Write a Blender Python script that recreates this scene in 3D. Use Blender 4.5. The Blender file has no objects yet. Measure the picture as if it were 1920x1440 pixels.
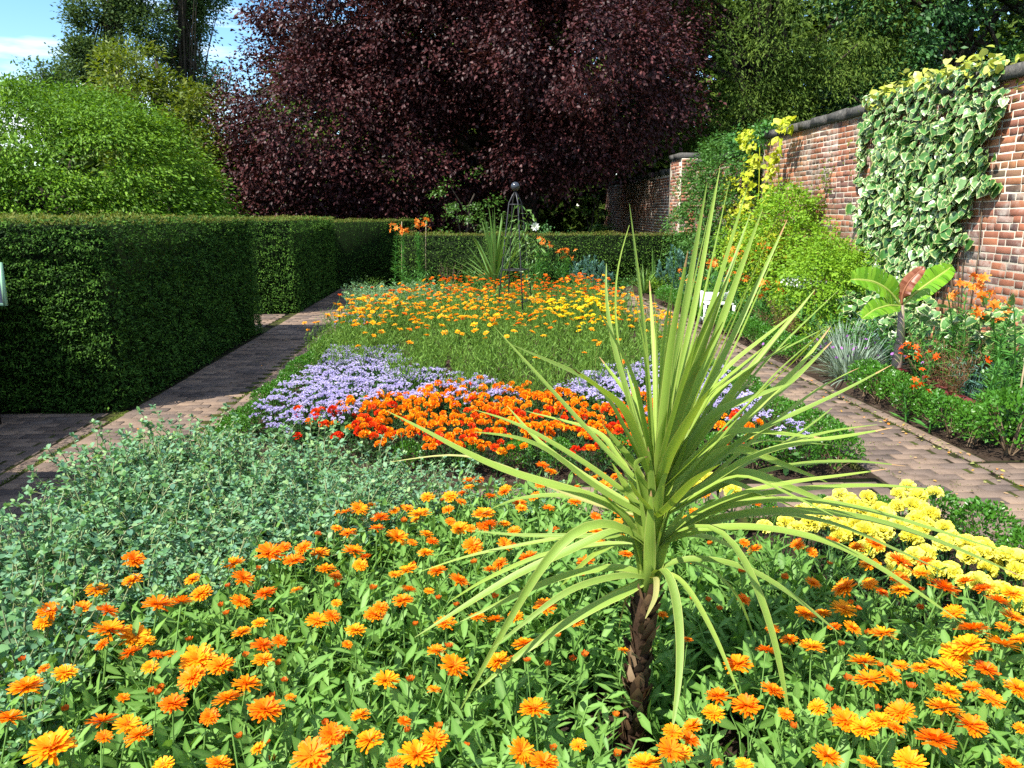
import bpy, math, random
import numpy as np
from mathutils import Vector, Matrix, Euler

random.seed(7)
RNG = np.random.default_rng(11)
SC = bpy.context.scene
COL = SC.collection
PI = math.pi

# ------------------------------------------------------------------ camera, sky, sun, exposure
CAM_H = 1.6
YAW = math.radians(3.0)
PITCH = math.atan(320 / 1500)
cd = bpy.data.cameras.new('camera')
cam = bpy.data.objects.new('camera', cd)
COL.objects.link(cam)
cam.location = (0, 0, CAM_H)
cam.rotation_euler = (PI / 2 - PITCH, 0, -YAW)
cd.sensor_fit = 'HORIZONTAL'
cd.sensor_width = 36
cd.lens = 36 * 1500 / 1920
cd.clip_start = 0.05
cd.clip_end = 2000
SC.camera = cam

SUN_VEC = Vector((-0.62, -0.48, 1.0)).normalized()      # towards the sun
SUN_EL = math.asin(SUN_VEC.z)
SUN_ROT = math.atan2(SUN_VEC.x, SUN_VEC.y)
w = bpy.data.worlds.new('World')
SC.world = w
w.use_nodes = True
wn, wl = w.node_tree.nodes, w.node_tree.links
wn.clear()
wo = wn.new('ShaderNodeOutputWorld')
bg = wn.new('ShaderNodeBackground')
bg.inputs['Strength'].default_value = 0.108
sky = wn.new('ShaderNodeTexSky')
sky.sky_type = 'NISHITA'
sky.sun_disc = False
sky.sun_elevation = SUN_EL
sky.sun_rotation = SUN_ROT
sky.air_density = 1.0
sky.dust_density = 0.3
sky.ozone_density = 2.2
tc = wn.new('ShaderNodeTexCoord')
mp = wn.new('ShaderNodeMapping')
mp.inputs['Scale'].default_value = (1.6, 1.6, 9.0)
mp.inputs['Location'].default_value = (0.35, 0.1, 0.2)
nz = wn.new('ShaderNodeTexNoise')
nz.inputs['Scale'].default_value = 2.2
nz.inputs['Detail'].default_value = 7
nz.inputs['Roughness'].default_value = 0.55
rp = wn.new('ShaderNodeValToRGB')
rp.color_ramp.elements[0].position = 0.46
rp.color_ramp.elements[1].position = 0.70
mx = wn.new('ShaderNodeMix')
mx.data_type = 'RGBA'
mx.inputs[7].default_value = (9.5, 9.8, 10.2, 1)
wl.new(tc.outputs['Generated'], mp.inputs['Vector'])
wl.new(mp.outputs['Vector'], nz.inputs['Vector'])
wl.new(nz.outputs['Fac'], rp.inputs['Fac'])
wl.new(rp.outputs['Color'], mx.inputs[0])
hs = wn.new('ShaderNodeHueSaturation'); hs.inputs['Saturation'].default_value = 1.25; hs.inputs['Value'].default_value = 1.15
wl.new(sky.outputs['Color'], hs.inputs['Color']); wl.new(hs.outputs['Color'], mx.inputs[6])
wl.new(mx.outputs[2], bg.inputs['Color'])
wl.new(bg.outputs['Background'], wo.inputs['Surface'])

sd = bpy.data.lights.new('sun', 'SUN')
sd.energy = 5.0
sd.angle = math.radians(0.5)
sd.color = (1.0, 0.95, 0.86)
sun = bpy.data.objects.new('sun', sd)
COL.objects.link(sun)
sun.rotation_euler = SUN_VEC.to_track_quat('Z', 'Y').to_euler()
sun.location = (-20, -15, 30)

SC.view_settings.view_transform = 'Standard'
SC.view_settings.look = 'None'
SC.view_settings.exposure = 1.15
SC.view_settings.gamma = 1.0
SC.view_settings.use_curve_mapping = False
SC.cycles.max_bounces = 6
SC.cycles.diffuse_bounces = 3
SC.cycles.glossy_bounces = 2
SC.cycles.transmission_bounces = 3
SC.cycles.use_denoising = False

# ------------------------------------------------------------------ pixel (1920x1440) <-> place in the garden
_f = 1500.0
_fw = np.array([math.sin(YAW) * math.cos(PITCH), math.cos(YAW) * math.cos(PITCH), -math.sin(PITCH)])
_rt = np.array([math.cos(YAW), -math.sin(YAW), 0.0])
_up = np.cross(_rt, _fw)
_eye = np.array([0, 0, CAM_H])
def _ray(x, y): return _fw * _f + _rt * (x - 960) - _up * (y - 720)
def gz(x, y, z=0.0):
    r = _ray(x, y); return _eye + r * ((z - CAM_H) / r[2])
def gx(x, y, X):
    r = _ray(x, y); return _eye + r * (X / r[0])
def gy(x, y, Y):
    r = _ray(x, y); return _eye + r * (Y / r[1])
def proj(P):
    d = np.asarray(P, float) - _eye
    z = d @ _fw
    return 960 + _f * (d @ _rt) / z, 720 - _f * (d @ _up) / z
def inside(poly, x, y):
    c = False; n = len(poly); j = n - 1
    for i in range(n):
        xi, yi = poly[i]; xj, yj = poly[j]
        if (yi > y) != (yj > y) and x < (xj - xi) * (y - yi) / (yj - yi) + xi: c = not c
        j = i
    return c
def zone(polys, z, step, x0, x1, y0, y1, seed=0, jit=0.42):
    """jittered grid of ground spots whose canopy (height z) lies in the given outlines"""
    r = random.Random(seed); out = []
    ny = int((y1 - y0) / step); nx = int((x1 - x0) / step)
    for i in range(ny + 1):
        for j in range(nx + 1):
            x = x0 + (j + (i % 2) * .5) * step + r.uniform(-jit, jit) * step
            y = y0 + i * step + r.uniform(-jit, jit) * step
            p = proj((x, y, z))
            if any(inside(q, p[0], p[1]) for q in polys): out.append((x, y))
    return out

# ------------------------------------------------------------------ mesh helpers
class MB:
    """collects faces and builds one mesh; 'tone' is one random value per face, 'edge' a value per vertex"""
    def __init__(s):
        s.v = []; s.e = []; s.l = []; s.n = []; s.t = []; s.m = []; s.k = 0
    def add(s, V, F, tone=0.5, mat=0, edge=None):
        V = np.asarray(V, float).reshape(-1, 3)
        s.v.append(V); s.e.append(np.zeros(len(V)) if edge is None else np.asarray(edge, float))
        for i, f in enumerate(F):
            s.l.append(np.asarray(f, np.int64) + s.k); s.n.append(np.array([len(f)]))
            s.t.append(np.array([tone if np.isscalar(tone) else tone[i]])); s.m.append(np.array([mat]))
        s.k += len(V)
    def scatter(s, T, R, P, tone, mat=0):
        V, F, e = T
        N = len(P)
        if N == 0: return
        k = len(V)
        W = np.einsum('nij,kj->nki', R, V) + P[:, None, :]
        s.v.append(W.reshape(-1, 3)); s.e.append(np.tile(e, N))
        base = s.k + np.arange(N) * k
        for f in F:
            s.l.append((base[:, None] + np.asarray(f)[None, :]).ravel())
            s.n.append(np.full(N, len(f))); s.t.append(np.asarray(tone, float)); s.m.append(np.full(N, mat))
        s.k += N * k
    def tube(s, pts, rad, sides=6, tone=0.5, mat=0, cap=True):
        pts = np.asarray(pts, float); n = len(pts)
        rad = np.full(n, rad) if np.isscalar(rad) else np.asarray(rad, float)
        tg = np.gradient(pts, axis=0); tg /= np.linalg.norm(tg, axis=1)[:, None] + 1e-9
        ref = np.array([1.0, 0, 0]) if abs(tg[0][0]) < .8 else np.array([0, 1.0, 0])
        V = []
        a = np.arange(sides) * 2 * PI / sides
        for i in range(n):
            u = np.cross(tg[i], ref); u /= np.linalg.norm(u) + 1e-9
            v = np.cross(tg[i], u)
            V.append(pts[i] + rad[i] * (np.cos(a)[:, None] * u + np.sin(a)[:, None] * v))
        F = [(i * sides + j, i * sides + (j + 1) % sides, (i + 1) * sides + (j + 1) % sides, (i + 1) * sides + j)
             for i in range(n - 1) for j in range(sides)]
        if cap: F += [tuple(range(sides))[::-1], tuple((n - 1) * sides + j for j in range(sides))]
        s.add(np.concatenate(V), F, tone, mat)
    def box(s, a, b, tone=.5, mat=0, skew=0, rnd=None):
        (x0, y0, z0), (x1, y1, z1) = a, b
        V = np.array([(x0, y0, z0), (x1, y0, z0), (x1, y1, z0), (x0, y1, z0), (x0, y0, z1), (x1, y0, z1), (x1, y1, z1), (x0, y1, z1)], float)
        if skew: V += (rnd or RNG).uniform(-skew, skew, V.shape)
        s.add(V, [(3, 2, 1, 0), (4, 5, 6, 7), (0, 1, 5, 4), (1, 2, 6, 5), (2, 3, 7, 6), (3, 0, 4, 7)], tone, mat)
    def build(s, name, mats, smooth=False):
        me = bpy.data.meshes.new(name)
        V = np.concatenate(s.v); L = np.concatenate(s.l); N = np.concatenate(s.n)
        me.vertices.add(len(V)); me.vertices.foreach_set('co', V.astype(np.float32).ravel())
        me.loops.add(len(L)); me.loops.foreach_set('vertex_index', L.astype(np.int32))
        me.polygons.add(len(N))
        me.polygons.foreach_set('loop_start', np.concatenate([[0], np.cumsum(N)[:-1]]).astype(np.int32))
        for m in (mats if isinstance(mats, (list, tuple)) else [mats]): me.materials.append(m)
        me.polygons.foreach_set('material_index', np.concatenate(s.m).astype(np.int32))
        me.update(calc_edges=True)
        a = me.attributes.new('tone', 'FLOAT', 'FACE'); a.data.foreach_set('value', np.concatenate(s.t).astype(np.float32))
        a = me.attributes.new('edge', 'FLOAT', 'POINT'); a.data.foreach_set('value', np.concatenate(s.e).astype(np.float32))
        if smooth: me.polygons.foreach_set('use_smooth', np.ones(len(N), bool))
        me.validate()
        return me

def nrm(a):
    a = np.asarray(a, float); return a / (np.linalg.norm(a, axis=-1, keepdims=True) + 1e-9)
def frames(d, n, sx, sy=None):
    """leaf axes: Y along d, Z near n; sx width scale, sy length scale"""
    d = nrm(d); x = nrm(np.cross(d, n)); z = np.cross(x, d)
    sx = np.broadcast_to(np.asarray(sx, float), (len(d),)); sy = sx if sy is None else np.broadcast_to(np.asarray(sy, float), (len(d),))
    return np.stack([x * sx[:, None], d * sy[:, None], z * sx[:, None]], axis=2)
def rvec(n, rng=RNG): return nrm(rng.normal(size=(n, 3)))
def vnoise(P, seed=0):
    """value noise on a lattice, 0..1"""
    P = np.asarray(P, float); i = np.floor(P).astype(np.int64); f = P - i; f = f * f * (3 - 2 * f)
    def h(ix, iy, iz):
        n = (ix * 73856093) ^ (iy * 19349663) ^ (iz * 83492791) ^ (seed * 2654435761 & 0x7fffffff)
        n = (n ^ (n >> 13)) * 1274126177 & 0x7fffffff
        n = (n ^ (n >> 16)) * 668265263 & 0x7fffffff
        return (n & 0xffff) / 65535.0
    r = 0
    for dx in (0, 1):
        for dy in (0, 1):
            for dz in (0, 1):
                wgt = (f[..., 0] if dx else 1 - f[..., 0]) * (f[..., 1] if dy else 1 - f[..., 1]) * (f[..., 2] if dz else 1 - f[..., 2])
                r = r + wgt * h(i[..., 0] + dx, i[..., 1] + dy, i[..., 2] + dz)
    return r
def tmpl(V, F, e=None): return (np.asarray(V, float), F, np.zeros(len(V)) if e is None else np.asarray(e, float))
# leaf outlines (length 1 along Y, width about 1 along X, folded on the midrib)
T_DIA = tmpl([(0, 0, 0), (.5, .45, .12), (0, 1, -.05), (-.5, .45, .12)], [(0, 1, 2), (0, 2, 3)], [0, 1, 1, 1])
T_LANCE = tmpl([(0, 0, 0), (.36, .28, .10), (0, .28, 0), (-.36, .28, .10), (.5, .62, .10), (0, .62, 0), (-.5, .62, .10), (0, 1, -.12)],
               [(0, 1, 2), (0, 2, 3), (2, 1, 4, 5), (3, 2, 5, 6), (5, 4, 7), (6, 5, 7)], [0, 1, .0, 1, 1, 0, 1, .8])
T_OVAL = tmpl([(0, 0, 0), (.45, .3, .08), (.42, .7, .02), (0, 1, -.08), (-.42, .7, .02), (-.45, .3, .08), (0, .5, -.03)],
              [(0, 1, 6), (6, 1, 2), (6, 2, 3), (6, 3, 4), (6, 4, 5), (0, 6, 5)], [.3, 1, 1, 1, 1, 1, 0])
T_BLADE = tmpl([(-.5, 0, 0), (.5, 0, 0), (.42, .5, .03), (-.42, .5, .03), (0, 1, -.2)], [(0, 1, 2, 3), (3, 2, 4)])
T_HEART = tmpl([(0, 0, 0), (.34, -.10, .03), (.55, .18, .10), (.40, .58, .05), (0, 1.0, -.12), (-.40, .58, .05), (-.55, .18, .10), (-.34, -.10, .03),
                (.27, .2, .035), (.19, .5, .02), (0, .78, -.03), (-.19, .5, .02), (-.27, .2, .035), (0, .3, -.04)],
               [(0, 1, 2, 8), (8, 2, 3, 9), (9, 3, 4, 10), (10, 4, 5, 11), (11, 5, 6, 12), (12, 6, 7, 0), (0, 8, 13), (8, 9, 13), (9, 10, 13), (10, 11, 13), (11, 12, 13), (12, 0, 13)],
               [.5, 1, 1, 1, 1, 1, 1, 1, .12, .1, .15, .1, .12, 0])

# ------------------------------------------------------------------ materials
def newmat(name):
    m = bpy.data.materials.new(name); m.use_nodes = True
    n = m.node_tree.nodes; n.clear()
    return m, n, m.node_tree.links
def attr(n, name):
    a = n.new('ShaderNodeAttribute'); a.attribute_name = name; return a.outputs['Fac']
def ramp(n, l, fac, cols):
    r = n.new('ShaderNodeValToRGB'); el = r.color_ramp.elements
    while len(el) < len(cols): el.new(.5)
    for i, c in enumerate(cols):
        p = i / (len(cols) - 1) if len(c) == 3 else c[3]
        el[i].position = p; el[i].color = (c[0], c[1], c[2], 1)
    l.new(fac, r.inputs['Fac']); return r.outputs['Color']
def math_(n, l, op, a, b):
    q = n.new('ShaderNodeMath'); q.operation = op
    for i, v in enumerate((a, b)):
        if isinstance(v, (int, float)): q.inputs[i].default_value = v
        else: l.new(v, q.inputs[i])
    return q.outputs[0]
def mixc(n, l, fac, a, b, mode='MIX'):
    q = n.new('ShaderNodeMix'); q.data_type = 'RGBA'; q.blend_type = mode
    for i, v in ((0, fac), (6, a), (7, b)):
        if isinstance(v, (int, float)): q.inputs[i].default_value = v
        elif isinstance(v, tuple): q.inputs[i].default_value = (*v[:3], 1)
        else: l.new(v, q.inputs[i])
    return q.outputs[2]
def noise(n, l, scale, detail=4, vec='Object', rough=.55, stretch=None):
    t = n.new('ShaderNodeTexCoord'); q = n.new('ShaderNodeTexNoise')
    q.inputs['Scale'].default_value = scale; q.inputs['Detail'].default_value = detail; q.inputs['Roughness'].default_value = rough
    v = t.outputs[vec]
    if vec == 'World':
        pass
    if stretch:
        m = n.new('ShaderNodeMapping'); m.inputs['Scale'].default_value = stretch; l.new(v, m.inputs['Vector']); v = m.outputs['Vector']
    l.new(v, q.inputs['Vector']); return q.outputs['Fac']
def geonoise(n, l, scale, detail=4, rough=.55):
    g = n.new('ShaderNodeNewGeometry'); q = n.new('ShaderNodeTexNoise')
    q.inputs['Scale'].default_value = scale; q.inputs['Detail'].default_value = detail; q.inputs['Roughness'].default_value = rough
    l.new(g.outputs['Position'], q.inputs['Vector']); return q.outputs['Fac']
def orand(n): return n.new('ShaderNodeObjectInfo').outputs['Random']
def finish(n, l, col, rough=.5, spec=.3, trans=0.0, tcol=None, bump=None, bstr=.3, bdist=.01, metal=0):
    o = n.new('ShaderNodeOutputMaterial'); p = n.new('ShaderNodeBsdfPrincipled')
    if isinstance(col, tuple): p.inputs['Base Color'].default_value = (*col[:3], 1)
    else: l.new(col, p.inputs['Base Color'])
    if isinstance(rough, (int, float)): p.inputs['Roughness'].default_value = rough
    else: l.new(rough, p.inputs['Roughness'])
    p.inputs['Specular IOR Level'].default_value = spec
    p.inputs['Metallic'].default_value = metal
    if bump is not None:
        b = n.new('ShaderNodeBump'); b.inputs['Strength'].default_value = bstr; b.inputs['Distance'].default_value = bdist
        l.new(bump, b.inputs['Height']); l.new(b.outputs['Normal'], p.inputs['Normal'])
    if trans:
        t = n.new('ShaderNodeBsdfTranslucent'); c = tcol if tcol is not None else col
        if isinstance(c, tuple): t.inputs['Color'].default_value = (*c[:3], 1)
        else: l.new(c, t.inputs['Color'])
        s = n.new('ShaderNodeMixShader'); s.inputs[0].default_value = trans
        l.new(p.outputs[0], s.inputs[1]); l.new(t.outputs[0], s.inputs[2]); l.new(s.outputs[0], o.inputs['Surface'])
    else: l.new(p.outputs[0], o.inputs['Surface'])
def leafmat(name, cols, trans=.3, rough=.45, spec=.35, rib=None, objvar=.25):
    """leaf colour by the leaf's own tone, a little by the plant, a paler rib along the fold"""
    m, n, l = newmat(name)
    t = math_(n, l, 'ADD', math_(n, l, 'MULTIPLY', attr(n, 'tone'), 1 - objvar), math_(n, l, 'MULTIPLY', orand(n), objvar))
    c = ramp(n, l, t, cols)
    if rib: c = mixc(n, l, math_(n, l, 'MULTIPLY', math_(n, l, 'SUBTRACT', 1.0, attr(n, 'edge')), .45), c, rib)
    tc_ = mixc(n, l, 1.0, c, (1.25, 1.2, .55), 'MULTIPLY')
    finish(n, l, c, rough, spec, trans, tc_)
    return m
M = {}
M['yew'] = leafmat('yew_leaf', [(.007, .022, .004), (.042, .112, .012), (.16, .30, .036)], .12, .65, .12)
M['yew_new'] = leafmat('yew_new_growth', [(.08, .13, .02), (.15, .17, .03), (.20, .15, .05)], .3, .6, .15)
M['beech'] = leafmat('copper_beech_leaf', [(.010, .003, .0035), (.032, .008, .009), (.095, .027, .026)], .12, .5, .22)
M['laurel'] = leafmat('glossy_green_leaf', [(.050, .12, .008), (.115, .24, .014), (.22, .36, .03)], .32, .5, .2)
M['tallgreen'] = leafmat('far_tree_leaf', [(.04, .075, .026), (.07, .12, .036), (.11, .165, .05)], .3, .6, .15)
M['gold_tree'] = leafmat('golden_tree_leaf', [(.07, .12, .008), (.13, .18, .015), (.22, .22, .02)], .35, .5)
M['dark_yew_tree'] = leafmat('dark_evergreen_leaf', [(.012, .030, .005), (.05, .095, .012), (.13, .19, .03)], .2, .6, .12)
M['dark_broad'] = leafmat('dark_broad_leaf', [(.010, .036, .012), (.035, .105, .028), (.10, .22, .06)], .2, .45, .25)
M['dark_lime'] = leafmat('holm_leaf', [(.024, .055, .02), (.05, .11, .03), (.10, .17, .05)], .25, .5, .25)
M['under'] = leafmat('shade_shrub_leaf', [(.03, .07, .01), (.06, .14, .02), (.12, .22, .03)], .25, .4)
M['calendula_leaf'] = leafmat('pot_marigold_leaf', [(.050, .14, .018), (.10, .235, .034), (.18, .34, .065)], .3, .5, .22, rib=(.24, .40, .11))
M['cal_mid_leaf'] = leafmat('tall_marigold_leaf', [(.06, .14, .018), (.11, .22, .03), (.18, .31, .05)], .34, .6, .2)
M['cerinthe'] = leafmat('honeywort_leaf', [(.05, .13, .025), (.09, .21, .045), (.09, .20, .13), (.13, .29, .09), (.17, .32, .20), (.28, .42, .16)], .3, .5, .2, objvar=.06)
M['cerinthe_stem'] = leafmat('honeywort_stem', [(.20, .24, .10), (.26, .28, .14)], .1, .5)
M['box'] = leafmat('box_leaf', [(.030, .11, .010), (.06, .19, .015), (.11, .28, .025)], .28, .35, .45)
M['ager_leaf'] = leafmat('ageratum_leaf', [(.02, .065, .012), (.04, .11, .02), (.07, .16, .03)], .25, .5)
M['tag_leaf'] = leafmat('french_marigold_leaf', [(.014, .045, .012), (.028, .085, .018), (.05, .13, .03)], .2, .5)
M['strap'] = leafmat('strap_leaf', [(.07, .16, .03), (.12, .24, .05), (.2, .32, .09)], .3, .4)
M['jasmine'] = leafmat('climber_leaf', [(.024, .075, .014), (.05, .135, .022), (.09, .20, .035)], .28, .5, .2)
M['hop'] = leafmat('golden_hop_leaf', [(.25, .32, .012), (.42, .48, .02), (.56, .58, .05)], .4, .5)
M['lime_bush'] = leafmat('lime_bush_leaf', [(.09, .20, .012), (.18, .34, .022), (.30, .46, .04)], .38, .5, .2)
M['mixed'] = leafmat('border_leaf', [(.025, .09, .015), (.05, .16, .03), (.11, .26, .05)], .28, .4)
M['grey_leaf'] = leafmat('silver_leaf', [(.12, .18, .12), (.20, .28, .20), (.34, .42, .34)], .2, .5)
M['euphorbia'] = leafmat('spurge_leaf', [(.045, .13, .10), (.08, .19, .15), (.14, .28, .22)], .2, .5)
M['bronze'] = leafmat('bronze_fennel', [(.13, .06, .03), (.22, .11, .055), (.32, .20, .10)], .3, .6)
M['heuchera'] = leafmat('heuchera_leaf', [(.07, .010, .016), (.14, .025, .028), (.22, .07, .06)], .3, .4)
M['lily_leaf'] = leafmat('lily_leaf', [(.03, .12, .015), (.06, .20, .03), (.12, .30, .06)], .28, .38, .45)
M['dry'] = leafmat('dry_twig', [(.12, .08, .045), (.20, .14, .08)], .1, .8)
M['moss'] = leafmat('moss', [(.03, .06, .008), (.07, .11, .012), (.11, .15, .02)], .1, .9, .1)

def petalmat(name, cols, base, trans=.35, spread=1.0, rough=.5):
    m, n, l = newmat(name)
    t = math_(n, l, 'ADD', math_(n, l, 'MULTIPLY', orand(n), .7 * spread), math_(n, l, 'MULTIPLY', attr(n, 'tone'), 1 - .7 * spread))
    c = ramp(n, l, t, cols)
    c = mixc(n, l, math_(n, l, 'MULTIPLY', math_(n, l, 'SUBTRACT', 1.0, attr(n, 'edge')), .6), c, base)
    finish(n, l, c, rough, .2, trans, c)
    return m
M['cal_petal'] = petalmat('orange_petal', [(.90, .14, .003), (.94, .27, .004), (.95, .36, .006), (.96, .48, .012)], (.9, .20, .003))
M['cal_petal_mid'] = petalmat('amber_petal', [(.93, .33, .006), (.95, .46, .008), (.95, .58, .015)], (.9, .26, .005))
M['cal_petal_far'] = petalmat('deep_orange_petal', [(.85, .11, .003), (.92, .20, .004), (.94, .33, .006)], (.8, .1, .003))
M['cal_petal_yel'] = petalmat('clear_yellow_petal', [(.92, .62, .01), (.95, .75, .02), (.95, .8, .05)], (.9, .5, .01))
M['cal_disc'] = petalmat('flower_disc', [(.42, .09, .006), (.65, .15, .006), (.85, .30, .01)], (.42, .08, .005), .1)
M['bud'] = petalmat('orange_bud', [(.75, .07, .004), (.85, .16, .004)], (.10, .18, .02), .2)
M['fm_orange'] = petalmat('french_orange', [(.92, .18, .003), (.95, .30, .004), (.96, .46, .01)], (.9, .19, .003), .25)
M['fm_red'] = petalmat('french_red', [(.66, .015, .004), (.80, .05, .005), (.88, .12, .005)], (.5, .012, .003), .25)
M['af_yellow'] = petalmat('african_yellow', [(.90, .82, .10), (.93, .88, .16), (.94, .90, .25)], (.88, .76, .06), .3)
M['ager'] = petalmat('ageratum_floret', [(.52, .46, .72), (.62, .56, .80), (.76, .71, .88)], (.50, .42, .70), .25)
M['lily'] = petalmat('lily_petal', [(.85, .17, .01), (.9, .30, .03), (.92, .42, .10)], (.75, .12, .01), .3)
M['lily_red'] = petalmat('red_lily_petal', [(.85, .09, .006), (.90, .16, .01)], (.8, .08, .005), .3)
M['white_petal'] = petalmat('white_petal', [(.78, .78, .72), (.85, .85, .8)], (.6, .65, .5), .3)
M['purple_petal'] = petalmat('purple_petal', [(.30, .10, .38), (.42, .18, .5)], (.3, .1, .35), .2)

def cordyline_mat(name, cols):
    m, n, l = newmat(name)
    c = ramp(n, l, math_(n, l, 'ADD', math_(n, l, 'MULTIPLY', orand(n), .75), math_(n, l, 'MULTIPLY', attr(n, 'tone'), .25)), cols)
    # lengthwise streaks: 'edge' runs -1..1 across the blade
    q = n.new('ShaderNodeMath'); q.operation = 'SINE'; l.new(math_(n, l, 'MULTIPLY', attr(n, 'edge'), 26.0), q.inputs[0])
    c = mixc(n, l, math_(n, l, 'MULTIPLY', math_(n, l, 'ADD', q.outputs[0], 1.0), .24), c, (.42, .48, .15))
    ab = n.new('ShaderNodeMath'); ab.operation = 'ABSOLUTE'; l.new(attr(n, 'edge'), ab.inputs[0])
    e = math_(n, l, 'GREATER_THAN', ab.outputs[0], .86)
    c = mixc(n, l, math_(n, l, 'MULTIPLY', e, .5), c, (.5, .5, .15))
    c = mixc(n, l, math_(n, l, 'MULTIPLY', geonoise(n, l, 3, 2), .2), c, (.22, .32, .04))
    finish(n, l, c, .5, .28, .3, mixc(n, l, 1.0, c, (1.2, 1.2, .5), 'MULTIPLY'))
    return m
M['cordyline'] = cordyline_mat('cordyline_leaf', [(.09, .19, .020), (.17, .30, .028), (.27, .40, .045)])
M['cordyline_dry'] = cordyline_mat('cordyline_dry_leaf', [(.30, .26, .10), (.42, .36, .15)])

m, n, l = newmat('withered_tip'); finish(n, l, ramp(n, l, geonoise(n, l, 60, 3), [(.25, .13, .05), (.42, .27, .12)]), .8); M['tip'] = m
def ivymat():
    m, n, l = newmat('variegated_ivy_leaf')
    g = ramp(n, l, attr(n, 'tone'), [(.025, .09, .015), (.05, .16, .028), (.09, .22, .05), (.16, .29, .10)])
    e = math_(n, l, 'ADD', attr(n, 'edge'), math_(n, l, 'MULTIPLY', math_(n, l, 'SUBTRACT', geonoise(n, l, 30, 4), .5), 1.7))
    e = ramp(n, l, e, [(0, 0, 0, .62), (1, 1, 1, 1.0)])
    cr = ramp(n, l, attr(n, 'tone'), [(.36, .42, .12), (.50, .54, .22), (.70, .71, .45)])
    c = mixc(n, l, e, g, cr)
    finish(n, l, c, .34, .5, .2)
    return m
M['ivy'] = ivymat()
def ivygold():
    m, n, l = newmat('young_ivy_leaf')
    c = ramp(n, l, attr(n, 'tone'), [(.30, .36, .03), (.45, .48, .06), (.55, .56, .16)])
    finish(n, l, c, .4, .4, .3); return m
M['ivy_gold'] = ivygold()

def bananamat():
    m, n, l = newmat('banana_leaf')
    c = ramp(n, l, attr(n, 'tone'), [(.09, .26, .012), (.15, .36, .018), (.22, .44, .03)])
    c = mixc(n, l, math_(n, l, 'LESS_THAN', attr(n, 'edge'), .09), c, (.45, .55, .12))
    finish(n, l, c, .3, .5, .35); return m
M['banana'] = bananamat()
m, n, l = newmat('banana_red_leaf'); finish(n, l, ramp(n, l, attr(n, 'tone'), [(.17, .045, .02), (.26, .085, .045), (.30, .12, .06)]), .4, .4, .2); M['banana_red'] = m
m, n, l = newmat('banana_stem'); finish(n, l, ramp(n, l, geonoise(n, l, 14, 4), [(.16, .09, .09, .3), (.30, .22, .18, .5), (.24, .28, .08, .7)]), .6); M['banana_stem'] = m

def bark(name, a, b, sc=12):
    m, n, l = newmat(name); f = noise(n, l, sc, 6, 'Object', .65, (1, 1, .25))
    finish(n, l, ramp(n, l, f, [(*a, .3), (*b, .7)]), .9, .1, bump=f, bstr=.8, bdist=.03); return m
M['bark'] = bark('bark', (.02, .016, .012), (.07, .055, .042))
M['husk'] = leafmat('cordyline_husk', [(.020, .012, .008), (.06, .034, .018), (.17, .10, .05), (.40, .28, .17)], .05, .75, .2, objvar=.4)
M['husk_core'] = bark('husk_core', (.02, .012, .008), (.06, .035, .02), 30)

def brickmat(name, cols, patch, patchlev=(.60, .72), lime=(.50, .46, .40), stain=None):
    m, n, l = newmat(name)
    t = math_(n, l, 'ADD', attr(n, 'tone'), math_(n, l, 'MULTIPLY', math_(n, l, 'SUBTRACT', geonoise(n, l, 60, 4), .5), .35))
    c = ramp(n, l, t, cols)
    big = ramp(n, l, geonoise(n, l, patch, 5, .7), [(0, 0, 0, patchlev[0]), (1, 1, 1, patchlev[1])])
    c = mixc(n, l, math_(n, l, 'MULTIPLY', big, .75), c, lime)
    if stain:
        s = ramp(n, l, geonoise(n, l, .9, 4, .6), [(0, 0, 0, .5), (1, 1, 1, .72)])
        c = mixc(n, l, math_(n, l, 'MULTIPLY', s, .5), c, stain)
    soot = ramp(n, l, geonoise(n, l, 1.7, 6, .75), [(1, 1, 1, .48), (.45, .43, .42, .66)])
    c = mixc(n, l, .8, c, soot, 'MULTIPLY')
    f = geonoise(n, l, 90, 5, .7)
    finish(n, l, c, .9, .15, bump=f, bstr=.6, bdist=.006); return m
M['brick'] = brickmat('old_red_brick', [(.075, .055, .055), (.16, .085, .068), (.25, .105, .07), (.35, .13, .07), (.42, .19, .10)], 2.4, (.52, .70), (.48, .43, .37), (.22, .18, .07))
M['mortar'] = brickmat('lime_mortar', [(.36, .31, .24), (.50, .44, .35), (.56, .51, .42)], 2.0, lime=(.58, .54, .47))
M['paver'] = brickmat('paving_brick', [(.10, .078, .066), (.15, .112, .088), (.185, .134, .10), (.24, .17, .12)], 1.3, (.60, .80), (.20, .17, .14), None)
m, n, l = newmat('paving_joint')
c = ramp(n, l, geonoise(n, l, 5, 4), [(.022, .016, .011, .38), (.05, .058, .014, .55), (.085, .11, .018, .75)])
finish(n, l, c, .95, .1); M['joint'] = m
def stonemat():
    m, n, l = newmat('coping_stone'); f = geonoise(n, l, 22, 6, .7)
    c = ramp(n, l, f, [(.035, .035, .032, .3), (.075, .072, .066, .5), (.16, .15, .13, .75)])
    finish(n, l, c, .9, .15, bump=f, bstr=.7, bdist=.012); return m
M['stone'] = stonemat()
m, n, l = newmat('soil'); f = geonoise(n, l, 9, 8, .75)
finish(n, l, ramp(n, l, f, [(.028, .018, .012, .3), (.06, .042, .03, .55), (.13, .10, .075, .8)]), 1.0, .05, bump=geonoise(n, l, 40, 6, .7), bstr=1.0, bdist=.03); M['soil'] = m
m, n, l = newmat('lawn'); finish(n, l, ramp(n, l, geonoise(n, l, 1.5, 8, .7), [(.02, .045, .008, .3), (.045, .085, .014, .7)]), 1.0, .05); M['lawn'] = m
m, n, l = newmat('black_iron'); finish(n, l, ramp(n, l, geonoise(n, l, 40, 3), [(.012, .012, .014), (.035, .034, .036)]), .45, .5); M['iron'] = m
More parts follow.
